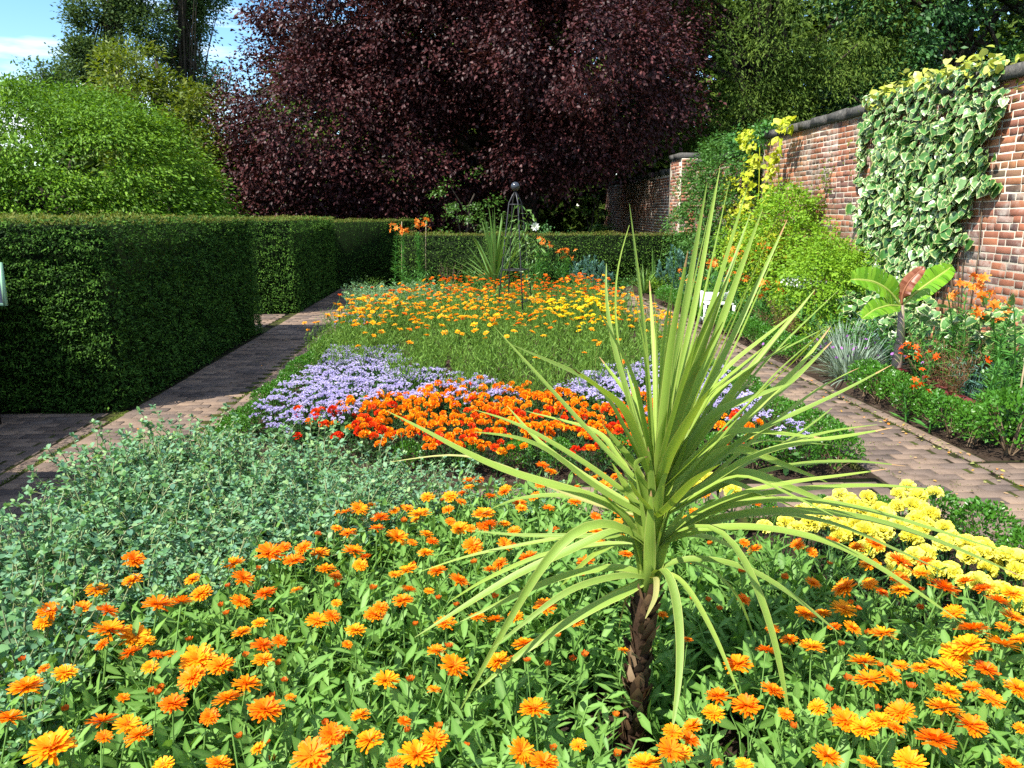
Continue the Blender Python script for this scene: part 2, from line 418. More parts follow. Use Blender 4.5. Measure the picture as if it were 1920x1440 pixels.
m, n, l = newmat('dark_glazed_ball'); finish(n, l, (.03, .034, .042), .16, .6); M['ball'] = m
m, n, l = newmat('white_paint'); finish(n, l, ramp(n, l, geonoise(n, l, 9, 4), [(.70, .70, .68), (.82, .82, .80)]), .45, .4); M['white'] = m
m, n, l = newmat('cane'); finish(n, l, ramp(n, l, geonoise(n, l, 30, 3), [(.30, .22, .12), (.45, .36, .22)]), .7); M['cane'] = m
m, n, l = newmat('sign_print'); finish(n, l, ramp(n, l, geonoise(n, l, 22, 2), [(.30, .27, .42), (.42, .38, .56)]), .4); M['sign_face'] = m
m, n, l = newmat('sign_green'); finish(n, l, (.30, .52, .34), .4); M['sign_frame'] = m
m, n, l = newmat('hedge_core'); finish(n, l, (.008, .014, .005), 1.0, .05); M['core'] = m

# ------------------------------------------------------------------ scene helpers
def link(o): COL.objects.link(o); return o
def tag(o, label=None, cat=None, group=None, kind=None):
    if label: o['label'] = label
    if cat: o['category'] = cat
    if group: o['group'] = group
    if kind: o['kind'] = kind
    return o
def thing(name, label, cat, loc=(0, 0, 0), group=None, rz=0, scale=1):
    o = link(bpy.data.objects.new(name, None)); o.empty_display_size = .1
    o.location = loc; o.rotation_euler = (0, 0, rz); o.scale = (scale,) * 3
    return tag(o, label, cat, group)
def part(name, mesh, parent=None, loc=(0, 0, 0), rot=(0, 0, 0), scale=1, kind=None, label=None):
    o = link(bpy.data.objects.new(name, mesh)); o.parent = parent
    o.location = loc; o.rotation_euler = rot
    o.scale = (scale,) * 3 if isinstance(scale, (int, float)) else scale
    return tag(o, label, None, None, kind)
def structure(name, mesh): return tag(link(bpy.data.objects.new(name, mesh)), kind='structure')
WORD = ['no', 'one', 'two', 'three', 'four', 'five', 'six', 'seven', 'eight', 'nine', 'ten', 'eleven', 'twelve']
ORD = ['nearest', 'second', 'third', 'fourth', 'fifth', 'sixth', 'seventh', 'eighth', 'ninth', 'tenth', 'eleventh', 'twelfth', 'thirteenth', 'fourteenth', 'fifteenth', 'sixteenth', 'seventeenth', 'eighteenth', 'nineteenth', 'twentieth']
# ================================================================== THE LARGE STRUCTURE
# ------------------------------------------------------------------ ground, beds, paths
def flat(x0, x1, y0, y1, z, mat, name, kind='structure', sub=1, amp=0, mound=0, seed=0):
    nx = max(1, int((x1 - x0) / sub)); ny = max(1, int((y1 - y0) / sub))
    X, Y = np.meshgrid(np.linspace(x0, x1, nx + 1), np.linspace(y0, y1, ny + 1))
    Z = np.full(X.shape, z, float)
    if amp:
        P = np.stack([X, Y, X * 0], -1)
        Z += amp * (vnoise(P * 7, seed) + .6 * vnoise(P * 19, seed + 1) + .3 * vnoise(P * 43, seed + 2) - .95)
    if mound:
        d = np.minimum.reduce([X - x0, x1 - X, Y - y0, y1 - Y]); Z += mound * np.clip(d / .25, 0, 1)
    i = np.arange((nx + 1) * (ny + 1)).reshape(ny + 1, nx + 1)
    F = np.stack([i[:-1, :-1], i[:-1, 1:], i[1:, 1:], i[1:, :-1]], -1).reshape(-1, 4)
    b = MB(); b.scatter((np.stack([X, Y, Z], -1).reshape(-1, 3), F[:0], np.zeros(X.size)), np.eye(3)[None], np.zeros((1, 3)), [0])
    b.l.append(F.ravel()); b.n.append(np.full(len(F), 4)); b.t.append(np.full(len(F), .5)); b.m.append(np.zeros(len(F), int))
    return structure(name, b.build(name, mat, True))
flat(-300, 300, -60, 600, -.10, M['lawn'], 'ground', sub=60)
BED_L, BED_R, PATH_R0, PATH_R1 = -1.80, 2.50, 2.52, 3.40
flat(BED_L, BED_R, .3, 3.92, -.05, M['soil'], 'flower_bed', sub=.045, amp=.05, mound=.05, seed=1)
flat(BED_L, BED_R, 4.62, 14.75, -.05, M['soil'], 'flower_bed', sub=.07, amp=.05, mound=.05, seed=2)
flat(3.42, 5.3, 4.92, 20.4, -.05, M['soil'], 'flower_bed', sub=.08, amp=.05, mound=.05, seed=3)
flat(-2.6, 5.2, 15.95, 17.75, -.05, M['soil'], 'flower_bed', sub=.08, amp=.05, mound=.05, seed=4)

def paver_variants(lx, ly, k, seed):
    out = []
    r = np.random.default_rng(seed)
    for i in range(k):
        b = MB(); t = (i + .5) / k
        c = .003
        V = np.array([(-lx / 2, -ly / 2, -.06), (lx / 2, -ly / 2, -.06), (lx / 2, ly / 2, -.06), (-lx / 2, ly / 2, -.06),
                      (-lx / 2, -ly / 2, -c), (lx / 2, -ly / 2, -c), (lx / 2, ly / 2, -c), (-lx / 2, ly / 2, -c),
                      (-lx / 2 + c, -ly / 2 + c, 0), (lx / 2 - c, -ly / 2 + c, 0), (lx / 2 - c, ly / 2 - c, 0), (-lx / 2 + c, ly / 2 - c, 0)])
        V[:, :2] += r.uniform(-.0025, .0025, (12, 2)); V[8:, 2] += r.uniform(-.002, .002, 4)
        b.add(V, [(8, 9, 10, 11), (4, 5, 9, 8), (5, 6, 10, 9), (6, 7, 11, 10), (7, 4, 8, 11), (0, 1, 5, 4), (1, 2, 6, 5), (2, 3, 7, 6), (3, 0, 4, 7)], t)
        out.append(b.build('paver', M['paver']))
    return out
PV_A = paver_variants(.196, .100, 14, 5)          # long side across the path
PV_B = paver_variants(.098, .197, 8, 6)           # edging, long side along the path
PV_H = paver_variants(.095, .100, 5, 7)           # half bricks
def lay(name, spots, bedrect, seed):
    """one stretch of path: a mossy joint bed, its 300 largest-showing pavers singly, the rest joined"""
    r = random.Random(seed)
    b = MB()
    for (x0, x1, y0, y1) in bedrect: b.box((x0, y0, -.09), (x1, y1, -.007))
    root = structure(name, b.build(name, M['joint']))
    vis = []
    for s in spots:
        p = proj((s[0], s[1], 0)); z = math.hypot(s[0], s[1])
        ok = -20 < p[0] < 1940 and 0 < p[1] < 1460 and s[1] > 1 and not s[3]
        vis.append((-1 / z ** 3 if ok else 0, s))
    vis.sort(key=lambda q: q[0])
    rest = MB()
    for k, (score, (x, y, v, hid)) in enumerate(vis):
        me = r.choice(v); loc = (x, y, r.uniform(-.003, .002)); rot = (r.gauss(0, .005), r.gauss(0, .005), r.gauss(0, .006))
        if k < 300 and score < 0:
            part('paver', me, root, loc, rot)
        else:
            V = np.array([vv.co for vv in me.vertices]); Rm = np.array(Euler(rot).to_matrix())
            rest.add(V @ Rm.T + loc, [tuple(p.vertices) for p in me.polygons][:5], r.random())
    if rest.v: part('paving', rest.build('paving', M['paver']), root, kind='stuff')
    # moss tufts along the joints
    return root
def rows(x0, x1, y0, y1, hidden=lambda x, y: False):
    out = []; y = y0 + .052; i = 0
    while y < y1 - .04:
        x = x0
        if i % 2: out.append((x + .049, y, PV_H, hidden(x, y))); x += .101
        while x < x1 - .15:
            out.append((x + .1, y, PV_A, hidden(x + .1, y))); x += .202
        if x1 - x > .085: out.append((x1 - .049, y, PV_H, hidden(x1, y)))
        y += .106; i += 1
    return out
def edging(xc, y0, y1, hidden=lambda x, y: False):
    return [(xc, y0 + .1 + .203 * i, PV_B, hidden(xc, y0 + .203 * i)) for i in range(int((y1 - y0 - .05) / .203))]
hidL = lambda x, y: (x > -2.3 and y < 5.0) or y < 3.6
sp = rows(-2.82, -2.04, 1.8, 17.6, hidL) + edging(-1.97, 1.8, 14.7, hidL) + edging(-1.865, 1.8, 14.7, hidL) + edging(-2.90, 1.8, 6.5, hidL)
sp += rows(-4.2, -2.97, 4.2, 6.6)
sp += rows(-4.2, -2.97, 11.3, 13.1)
lay('path', sp, [(-2.95, -1.805, 1.6, 17.9), (-4.3, -2.955, 4.1, 6.9), (-4.3, -2.955, 11.1, 13.3)], 1)
hidR = lambda x, y: y < 3.0
sp = rows(2.63, 3.27, 2.0, 15.0, hidR) + edging(2.575, 2.0, 14.8, hidR) + edging(3.345, 4.9, 15.0)
sp += rows(3.30, 6.0, 2.2, 4.86)
lay('path', sp, [(2.505, 3.415, 1.6, 15.0), (3.42, 6.2, 2.0, 4.91)], 2)
sp = rows(-1.78, 2.48, 4.0, 4.58, lambda x, y: x < .9)
sp += rows(-1.78, 3.4, 15.05, 15.9)
lay('path', sp, [(-1.80, 2.50, 3.93, 4.61), (-1.80, 3.42, 15.01, 15.94)], 3)
# moss in the long joints, and crumbs of moss over the right-hand bricks
b = MB()
rr = np.random.default_rng(3)
def tufts(xs, ys, sz):
    n = len(xs); P = np.stack([xs, ys, np.full(n, -.004)], -1)
    d = rr.normal(size=(n, 3)); d[:, 2] = np.abs(d[:, 2]) * .9 + .3
    b.scatter(T_DIA, frames(d, rvec(n, rr), rr.uniform(.5, 1, n) * sz * .6, rr.uniform(.6, 1.2, n) * sz), P, rr.random(n))
for xc, y0, y1, k in ((-2.035, 3.4, 15, 3800), (-2.85, 3.6, 6.6, 1000), (3.285, 2.2, 15, 1500), (2.63, 3, 14, 900), (-2.92, 6.5, 17, 700)):
    ys = y0 + (y1 - y0) * rr.random(k) ** 1.4
    ok = vnoise(np.stack([ys * 4, ys * 0 + xc, ys * 0], -1), 8) > .32
    ys = ys[ok]; tufts(xc + rr.normal(0, .010, len(ys)), ys, .016)
k = 2600
xs = rr.uniform(2.6, 3.36, k); ys = 3.2 + 8 * rr.random(k) ** 1.5
ys2 = np.where(rr.random(k) < .7, np.round(ys / .106) * .106 , ys)
ok = vnoise(np.stack([xs * 5, ys * 5, xs * 0], -1), 9) > .55
tufts(xs[ok], ys2[ok], .012)
xs = rr.uniform(-4, -2.1, 1500); ys = rr.uniform(4.4, 8, 1500); ok = vnoise(np.stack([xs * 5, ys * 5, xs * 0], -1), 4) > .6
tufts(xs[ok], np.round(ys[ok] / .106) * .106, .012)
tag(link(bpy.data.objects.new('moss', b.build('moss', M['moss']))), 'green moss growing in the joints between the paving bricks', 'moss', None, 'stuff')

b = MB()
k = 420
side = rr.random(k) < .6
xs = np.where(side, 3.36 - np.abs(rr.normal(0, .10, k)), rr.uniform(2.62, 3.36, k)); ys = 3.4 + 7.5 * rr.random(k) ** 1.3
xs = np.concatenate([xs, -1.9 - np.abs(rr.normal(0, .25, 160))]); ys = np.concatenate([ys, rr.uniform(4.2, 12, 160)]); k = len(xs)
d = rr.normal(size=(k, 3)); d[:, 2] *= .15; L = rr.uniform(.012, .034, k); up = rr.normal(0, .3, (k, 3)); up[:, 2] = 1
b.scatter(T_OVAL, frames(d, up, L * .6, L), np.stack([xs, ys, np.full(k, .006)], -1), rr.random(k))
m, n, l = newmat('dry_leaf_litter'); finish(n, l, ramp(n, l, attr(n, 'tone'), [(.10, .06, .03), (.30, .20, .10), (.20, .24, .06), (.6, .18, .02)]), .8)
tag(link(bpy.data.objects.new('leaf_litter', b.build('leaf_litter', m))), 'fallen dry leaves and petals on the brick paths', 'leaf litter', None, 'stuff')

# ------------------------------------------------------------------ clipped yew hedges
def hedge(x0, x1, y0, y1, h, label, dens, faces, seed, top_dens=700, topdepth=9):
    r = np.random.default_rng(seed)
    root = thing('yew_hedge', label, 'hedge', ((x0 + x1) / 2, (y0 + y1) / 2, 0), 'clipped yew hedges')
    o = np.array([(x0 + x1) / 2, (y0 + y1) / 2, 0])
    c = MB(); i = .07
    c.box(np.array((x0 + i, y0 + i, -.05)) - o, np.array((x1 - i, y1 - i, h - i)) - o)
    part('core', c.build('core', M['core']), root)
    b = MB()
    def face(P, N, dn, mat=0, tone_add=0):
        n = len(P)
        bump = vnoise(P * np.array([5, 5, 15.0]), seed); fine = vnoise(P * np.array([12, 12, 44.0]), seed + 1); big = vnoise(P * 1.3, seed + 2)
        keep = fine + bump * .5 + r.random(n) * .35 > .46
        P = P[keep]; N = N[keep]; bump = bump[keep]; fine = fine[keep]; big = big[keep]; n = len(P)
        P = P + N * ((bump - .5) * .07 + (fine - .5) * .06 + (big - .5) * .08 - r.random(n) ** 2 * .05)[:, None]
        d = N * .55 + rvec(n, r) * .75; d[:, 2] -= .05
        up = rvec(n, r) * .45 + N * .5; up[:, 2] += .75
        L = r.uniform(.022, .042, n)
        b.scatter(T_DIA, frames(d, up, L * .40, L), P, np.clip(r.random(n) * .8 + (fine - .5) * .5 + tone_add, 0, 1), mat)
    def rect(axis, val, a0, a1, z0, z1, dn, N):
        n = int(abs(a1 - a0) * (z1 - z0) * dn); a = r.uniform(a0, a1, n); z = r.uniform(z0, z1, n)
        P = np.stack([np.full(n, val), a, z], -1) if axis == 'x' else np.stack([a, np.full(n, val), z], -1)
        e = .03 * np.clip((z - (h - .10)) / .10, 0, 1) ** 2           # eased top edge
        face(P - np.array(N) * e[:, None], np.tile(N, (n, 1)).astype(float), dn)
    for f, dn in faces:
        if f == 'front': rect('y', y0, x0, x1, 0, h, dn, (0, -1, 0))
        if f == 'back': rect('y', y1, x0, x1, 0, h, dn, (0, 1, 0))
        if f == 'right': rect('x', x1, y0, y1, 0, h, dn, (1, 0, 0))
        if f == 'left': rect('x', x0, y0, y1, 0, h, dn, (-1, 0, 0))
    # the top: a pale fringe of new growth
    n = int((x1 - x0) * min(y1 - y0, topdepth) * top_dens); P = np.stack([r.uniform(x0, x1, n), y0 + r.random(n) * min(y1 - y0, topdepth), np.full(n, h - .015)], -1)
    face(P, np.tile((0, 0, 1.0), (n, 1)), 0, 1)
    for (a, s) in (((x0, y0), (x1, y0)), ((x1, y0), (x1, y1))):
        n = int(math.hypot(s[0] - a[0], s[1] - a[1]) * 260); t = r.random(n)
        P = np.stack([a[0] + (s[0] - a[0]) * t, a[1] + (s[1] - a[1]) * t, h - .012 - r.random(n) * .03], -1) + r.normal(0, .02, (n, 3)) * np.array([1, 1, .4])
        d = rvec(n, r) * .8; d[:, 2] += .8; L = r.uniform(.02, .04, n)
        b.scatter(T_DIA, frames(d, rvec(n, r), L * .4, L), P - np.array([.03, -.03, .01]), r.random(n), 1)
    # stray shoots
    for fc, dn in faces:
        n = int(90 if fc == 'front' else 160); z = r.uniform(.05, h, n)
        P = np.stack([r.uniform(x0, x1, n), np.full(n, y0), z], -1) if fc == 'front' else np.stack([np.full(n, x1 if fc == 'right' else x0), r.uniform(y0, y1, n), z], -1)
        N = np.tile({'front': (0, -1, .4), 'right': (1, 0, .4), 'left': (-1, 0, .4), 'back': (0, 1, .4)}[fc], (n, 1)); kk = np.repeat(np.arange(n), 7); tt = np.tile(np.arange(7) / 7, n)
        S = nrm(N + rvec(n, r) * .5); Q = P[kk] + S[kk] * (tt * .09)[:, None]; L = r.uniform(.02, .035, len(kk))
        b.scatter(T_DIA, frames(S[kk] * .5 + rvec(len(kk), r) * .6, rvec(len(kk), r), L * .35, L), Q, np.clip(r.random(len(kk)) * .5 + .4, 0, 1), 0)
    for q in range(len(b.v)): b.v[q] = b.v[q] - o
    part('foliage', b.build('foliage', [M['yew'], M['yew_new']]), root, kind='stuff'); return root
hedge(-8.6, -2.90, 6.60, 11.20, 1.56, 'nearest tall clipped yew hedge block, its front face half sunlit', 0,
      [('front', 9000), ('right', 5600)], 21, 900)
hedge(-8.6, -2.84, 13.25, 17.35, 1.53, 'second tall clipped yew hedge block farther down the same brick path', 0, [('front', 4200), ('right', 3000)], 22, 500)
hedge(-6.0, -3.87, .5, 6.35, 1.62, 'yew hedge at the back of the alcove behind the sign', 0, [('right', 900), ('front', 300)], 23, 200)
hedge(-4.0, -2.90, .3, 4.35, 1.56, 'clipped yew hedge beside the camera at the near side of the alcove', 0, [('right', 700), ('back', 900)], 24, 300)
hd = hedge(-5.0, -2.75, 17.5, 21.6, 1.46, 'shaded dark yew hedge closing the far end of the left path', 0, [('right', 2200), ('front', 600)], 25, 300)
hd.rotation_euler.z = -math.radians(22); hd.location = (-2.95 - 1.125 * math.cos(.384) + 2.05 * math.sin(.384), 17.2 + 1.125 * math.sin(.384) + 2.05 * math.cos(.384), 0)
hedge(-1.57, 5.0, 17.9, 18.8, 1.17, 'low clipped yew hedge across the far end behind the orange lilies', 0, [('front', 1700)], 26, 600)

# ------------------------------------------------------------------ the old brick wall
WX = 5.2
def ivy_zone(y, z):   # where the big variegated ivy hides the bricks
    return 7.95 < y < 10.45 and z > .3
BRV = {}
def brick_mesh(ln, ht, dp, k, seed):
    key = (ln, k)
    if key not in BRV:
        r = np.random.default_rng(seed + int(ln * 1000) + k)
        c = .004; b = MB()
        V = np.array([(0, -ln / 2, -ht / 2), (0, ln / 2, -ht / 2), (0, ln / 2, ht / 2), (0, -ln / 2, ht / 2),
                      (-dp + c, -ln / 2, -ht / 2), (-dp + c, ln / 2, -ht / 2), (-dp + c, ln / 2, ht / 2), (-dp + c, -ln / 2, ht / 2),
                      (-dp, -ln / 2 + c, -ht / 2 + c), (-dp, ln / 2 - c, -ht / 2 + c), (-dp, ln / 2 - c, ht / 2 - c), (-dp, -ln / 2 + c, ht / 2 - c)])
        V[4:] += r.uniform(-.003, .003, (8, 3)) * np.array([.6, 1, 1])
        b.add(V, [(8, 11, 10, 9), (4, 8, 9, 5), (5, 9, 10, 6), (6, 10, 11, 7), (7, 11, 8, 4), (0, 4, 5, 1), (1, 5, 6, 2), (2, 6, 7, 3), (3, 7, 4, 0)], (k + .5) / 12)
        BRV[key] = b.build('brick', M['brick'])
    return BRV[key]
def brick_wall(label, x, y0, y1, ztop, seed, single=300, cope=True, thick=.36, copelabel=None, endface=False):
    r = random.Random(seed)
    root = thing('brick_wall', label, 'brick wall', (x, (y0 + y1) / 2, 0), 'stretches of old garden wall')
    oy = (y0 + y1) / 2
    c = MB(); c.box((0, y0 - oy, -.05), (thick, y1 - oy, ztop)); part('mortar_core', c.build('mortar_core', M['mortar']), root)
    J = .014; HT = .061; CO = HT + J
    allb = []
    ncr = int(ztop / CO)
    for i in range(ncr):
        z = i * CO + CO / 2; y = y0 + r.uniform(-.1, 0); k = r.randint(0, 4)
        head_course = (i % 4 == 3)
        sag = .012 * math.sin(i * 1.7)
        while y < y1:
            ln = .105 if (head_course or (k % 4 == 3 and r.random() < .8)) else .222
            ln_ = min(ln, y1 - y)
            if y + ln > y0 + .05 and ln_ > .04 and y >= y0 - .001:
                allb.append((y + ln / 2, z + .010 * math.sin(y * 1.1 + i * .35), ln, HT)) if ln_ == ln else None
            y += ln + J; k += 1
    sc = []
    for q in allb:
        p = proj((x, q[0], q[1])); d = math.hypot(x, q[0])
        ok = -10 < p[0] < 1935 and -10 < p[1] < 1300 and not ivy_zone(q[0], q[1]) and q[1] > .45
        sc.append((-(q[2]) / d ** 2 if ok else 0, q))
    sc.sort(key=lambda s: s[0])
    rest = MB()
    for kk, (s, (y, z, ln, ht)) in enumerate(sc):
        # tone runs: bands of orange, plum and grey bricks
        t = .5 + .55 * (vnoise(np.array([[y * .8, z * 1.6, seed]]), 3)[0] - .5) + r.gauss(0, .22)
        k = min(11, max(0, int(t * 12)))
        me = brick_mesh(ln, ht, .005, k, 9)
        loc = (r.uniform(-.003, .0025), y - oy, z + r.gauss(0, .0022)); rot = (r.gauss(0, .008), 0, r.gauss(0, .012))
        if kk < single and s < 0: part('brick', me, root, loc, rot)
        else:
            V = np.array([v.co for v in me.vertices]); Rm = np.array(Euler(rot).to_matrix())
            rest.add(V @ Rm.T + loc, [tuple(p.vertices) for p in me.polygons][:5], min(1, max(0, t)))
    part('brickwork', rest.build('brickwork', M['brick']), root, kind='stuff')
    if endface:      # bricks on the end that faces the camera
        e = MB()
        for i in range(ncr):
            z = i * CO + CO / 2; xx = 0.0 if i % 2 else -.11
            while xx < thick - .02:
                a, bb = max(0, xx), min(thick, xx + .222)
                if bb - a > .03: e.box((a + .003, y0 - oy - .010 - r.random() * .004, z - HT / 2), (bb - .003, y0 - oy + .01, z + HT / 2), min(1, max(0, r.gauss(.5, .25))))
                xx += .235
        part('end_brickwork', e.build('end_brickwork', M['brick']), root, kind='stuff')
    if cope:
        y = y0
        while y < y1 - .05:
            ln = min(r.uniform(.42, .85), y1 - y); b = MB()
            hh = .125 + r.uniform(-.014, .014)
            b.box((-.055 + r.uniform(-.012, .012), 0, 0), (thick + .05, ln - .014, hh), skew=.009)
            part('coping_stone', b.build('coping_stone', M['stone']), root, (0, y - oy, ztop + .004), (r.gauss(0, .01), r.gauss(0, .012), 0))
            y += ln
    return root
brick_wall('tall old red brick wall with dark coping stones behind the right border', WX, 5.0, 14.4, 2.86, 31)
brick_wall('lower middle stretch of old brick wall mostly under dark climbers', WX + .16, 14.43, 19.2, 2.70, 32, 120)
brick_wall('narrow brick pier with a sunlit end, beyond the climbers', WX - .20, 19.22, 20.3, 2.86, 33, 300, True, .6, endface=True)
brick_wall('shaded far stretch of brick wall beneath the copper beech', WX + .05, 20.33, 34, 2.60, 34, 60)
# ------------------------------------------------------------------ trees
def ell_points(ells, n, r, shell=.25, front=True):
    """points in the outer shell of a union of ellipsoids, with their outward normals"""
    out = []; nrmz = []
    C = np.array([e[0] for e in ells], float); R = np.array([e[1] for e in ells], float)
    A = (R[:, 0] * R[:, 1] + R[:, 0] * R[:, 2] + R[:, 1] * R[:, 2]); A = A / A.sum()
    tot = 0
    while tot < n:
        k = r.choice(len(ells), n, p=A); u = rvec(n, r)
        s = 1 - shell * r.random(n) ** 1.6
        P = C[k] + u * R[k] * s[:, None]
        N = nrm(u / R[k])
        ins = np.zeros(n, bool)
        for j in range(len(ells)):
            q = (((P - C[j]) / R[j]) ** 2).sum(1); ins |= (q < (1 - shell) ** 2 * .98) & (k != j)
        keep = ~ins
        if front: keep &= (N[:, 1] < .35) | (r.random(n) < .15)      # fewer on the far side
        out.append(P[keep]); nrmz.append(N[keep]); tot += keep.sum()
    return np.concatenate(out)[:n], np.concatenate(nrmz)[:n]
def crown(ells, nclump, nleaf, cr, leaf, T, r, droop=.3, flat=.5, aspect=.55, shell=.3, seed=0, toneamp=.35, zmin=-1e9, thin=None, outw=.5):
    P, N = ell_points(ells, nclump, r, shell)
    if thin is not None:
        keep = vnoise(P * thin[0], seed) > thin[1]; P, N = P[keep], N[keep]
    nc = len(P)
    k = np.repeat(np.arange(nc), nleaf); n = len(k)
    ax = nrm(N + rvec(nc, r) * .6); ax[:, 2] *= .6
    csz = cr * r.uniform(.6, 1.4, nc)
    off = r.normal(size=(n, 3)) * .5
    # flatten the clump: layered sprays lie outward and a little down
    up = np.array([0, 0, 1.0]); off[:, 2] *= flat
    Q = P[k] + off * csz[k][:, None] + ax[k] * (csz[k] * .3)[:, None]
    Q[:, 2] -= (np.linalg.norm(off[:, :2], axis=1) ** 2) * csz[k] * .35 * (droop > .1)
    keep = Q[:, 2] > zmin; Q = Q[keep]; k = k[keep]; n = len(k); off = off[keep]
    d = ax[k] * outw + off * .6 + rvec(n, r) * .55; d[:, 2] -= droop
    nn = rvec(n, r) * .55 + N[k] * .35; nn[:, 2] += .55
    L = leaf * r.uniform(.65, 1.3, n)
    ct = r.random(nc)
    tone = np.clip(r.random(n) * .65 + (ct[k] - .5) * toneamp + .17, 0, 1)
    b = MB(); b.scatter(T, frames(d, nn, L * aspect, L), Q, tone)
    return b, P
def tree(name, label, cat, base, ells, mat, nclump, nleaf, cr, leaf, T=T_DIA, seed=0, trunk=(.25, .08), limbs=14, group=None, **kw):
    r = np.random.default_rng(seed); bx, by = base
    root = thing(name, label, cat, (bx, by, 0), group)
    b, P = crown(ells, nclump, nleaf, cr, leaf, T, r, seed=seed, **kw)
    o = np.array([bx, by, 0.0])
    b.v = [v - o for v in b.v]
    part('crown', b.build('crown', mat), root, kind='stuff')
    t = MB(); top = max(e[0][2] + e[1][2] * .55 for e in ells)
    cx = np.mean([e[0][0] for e in ells]) - bx; cy = np.mean([e[0][1] for e in ells]) - by
    zs = np.linspace(-.15, top, 8); f = np.clip(zs / top, 0, 1)
    cl = np.stack([cx * f ** 1.5 + r.normal(0, .05, 8) * f, cy * f ** 1.5 + r.normal(0, .05, 8) * f, zs], -1)
    t.tube(cl, trunk[0] * (1 - f) + trunk[1] * f + trunk[0] * .5 * np.exp(-zs.clip(0) * 3), 9)
    part('trunk', t.build('trunk', M['bark'], True), root)
    lm = MB()
    for q in r.choice(len(P), min(limbs, len(P)), replace=False):
        e = P[q] - o; fi = r.uniform(.2, .8); i = min(6, int(fi * 7)); s = cl[i]
        mid = (s + e) / 2 + np.array([0, 0, .15 * np.linalg.norm(e - s)]) + r.normal(0, .1, 3)
        u = np.linspace(0, 1, 7)[:, None]; pts = s * (1 - u) ** 2 + 2 * mid * u * (1 - u) + e * u ** 2
        lm.tube(pts, np.linspace(trunk[0] * .4, .012, 7), 5)
    part('limbs', lm.build('limbs', M['bark'], True), root)
    return root

# big copper beech filling the middle
be = [((-3.2, 26.5, 4.2), (4.3, 4.5, 3.6)), ((-2.9, 26.5, 8.2), (3.6, 4.5, 3.9)), ((.8, 27, 7.0), (5.2, 5.5, 4.6)), ((3.6, 27.5, 6.8), (3.8, 4.5, 3.7)),
      ((-.6, 27, 11.5), (4.6, 5, 4.0)), ((3.2, 28, 10.5), (3.7, 4.5, 3.6)), ((-1.2, 25.0, 3.0), (2.6, 3.0, 2.4)), ((1.6, 25.0, 4.4), (2.4, 3.0, 1.7)), ((-5.2, 26, 2.6), (2.3, 3, 2.0)), ((4.0, 25.8, 4.9), (2.5, 2.6, 1.5)),
      ((3.0, 23.0, 6.0), (2.9, 2.4, 2.0)), ((-.5, 23.2, 6.2), (2.8, 2.2, 2.2)), ((-4.2, 23.8, 4.0), (2.2, 2.0, 2.2)), ((.6, 23.0, 8.8), (3.2, 2.2, 2.0)), ((2.6, 20.9, 5.5), (2.1, 1.6, 1.4)), ((4.2, 22.6, 4.4), (1.9, 2.0, 1.5)), ((2.4, 22.8, 3.3), (1.8, 1.6, 1.1))]  # lower right lobes added to throw shade on the far wall
tree('copper_beech', 'huge copper beech with dark purple leaves filling the middle background', 'tree', (1.9, 27.5), be, M['beech'], 7400, 58, .46, .115, seed=41,
     trunk=(.48, .2), limbs=60, droop=.35, flat=.75, aspect=.6, shell=.5, zmin=.85, thin=(.55, .27), toneamp=.75)
# big rounded bright green tree behind the left hedge
ge = [((-10.0, 20.0, 1.7), (3.7, 4.0, 2.8)), ((-8.2, 19.5, 1.6), (2.1, 2.6, 2.5)), ((-12.6, 20.3, 1.1), (3.4, 3.2, 2.3)), ((-8.6, 18.5, 1.1), (2.3, 2.4, 2.1)), ((-11.4, 18.6, .9), (2.8, 2.4, 2.0)), ((-15.0, 21, .6), (3, 3, 2.0)),
      ((-7.6, 17.9, .9), (1.3, 1.4, 1.3)), ((-9.8, 17.6, .9), (1.8, 1.4, 1.3)), ((-12.0, 17.5, .7), (1.6, 1.3, 1.2))]
tree('broadleaf_tree', 'low rounded bright green tree with drooping leaves behind the nearest hedge', 'tree', (-9.3, 20), ge, M['laurel'], 3300, 80, .50, .10, seed=42, T=T_LANCE,
     trunk=(.22, .08), limbs=30, droop=.5, flat=.34, aspect=.36, shell=.24, thin=(1.15, .31), toneamp=.8, zmin=.3, outw=.75)
# lacy tall trees far behind
def talls(cx, top, hw, seed, y=52):
    r = random.Random(seed); out = []
    for i in range(13):
        f = i / 12; z = top * (.22 + .78 * f); wd = hw * (1.05 - .35 * f)
        out.append(((cx + r.uniform(-wd, wd) * .75, y + r.uniform(-2, 2), z), (hw * r.uniform(.26, .45), hw * .5, r.uniform(1.2, 2.3))))
    return out
tree('tall_tree', 'tall lacy grey green tree at the left against the sky', 'tree', (-21.3, 52), talls(-21.3, 17.5, 2.9, 1), M['tallgreen'], 1000, 56, .6, .21, seed=43, trunk=(.17, .04), limbs=90, droop=.1, flat=.7, aspect=.5, shell=.75, thin=(.5, .30), group='tall trees behind the bright green tree')
tree('tall_tree', 'tall lacy tree, right of its pair, against the blue sky', 'tree', (-17.9, 54), talls(-17.9, 18.5, 2.8, 2, 54), M['tallgreen'], 1000, 56, .6, .21, seed=44, trunk=(.17, .04), limbs=90, droop=.1, flat=.7, aspect=.5, shell=.75, thin=(.5, .30), group='tall trees behind the bright green tree')
tree('small_tree', 'small sparse tree just left of the tall pair, low on the skyline', 'tree', (-21.6, 44), [((-21.7, 44, 8.2), (.9, .9, .9)), ((-20.8, 44, 7.4), (1.2, 1, 1.1)), ((-21.9, 44, 7.0), (1.0, 1, .8))], M['tallgreen'], 70, 40, .5, .22, seed=45, trunk=(.15, .04), limbs=16, droop=.1, shell=.7)
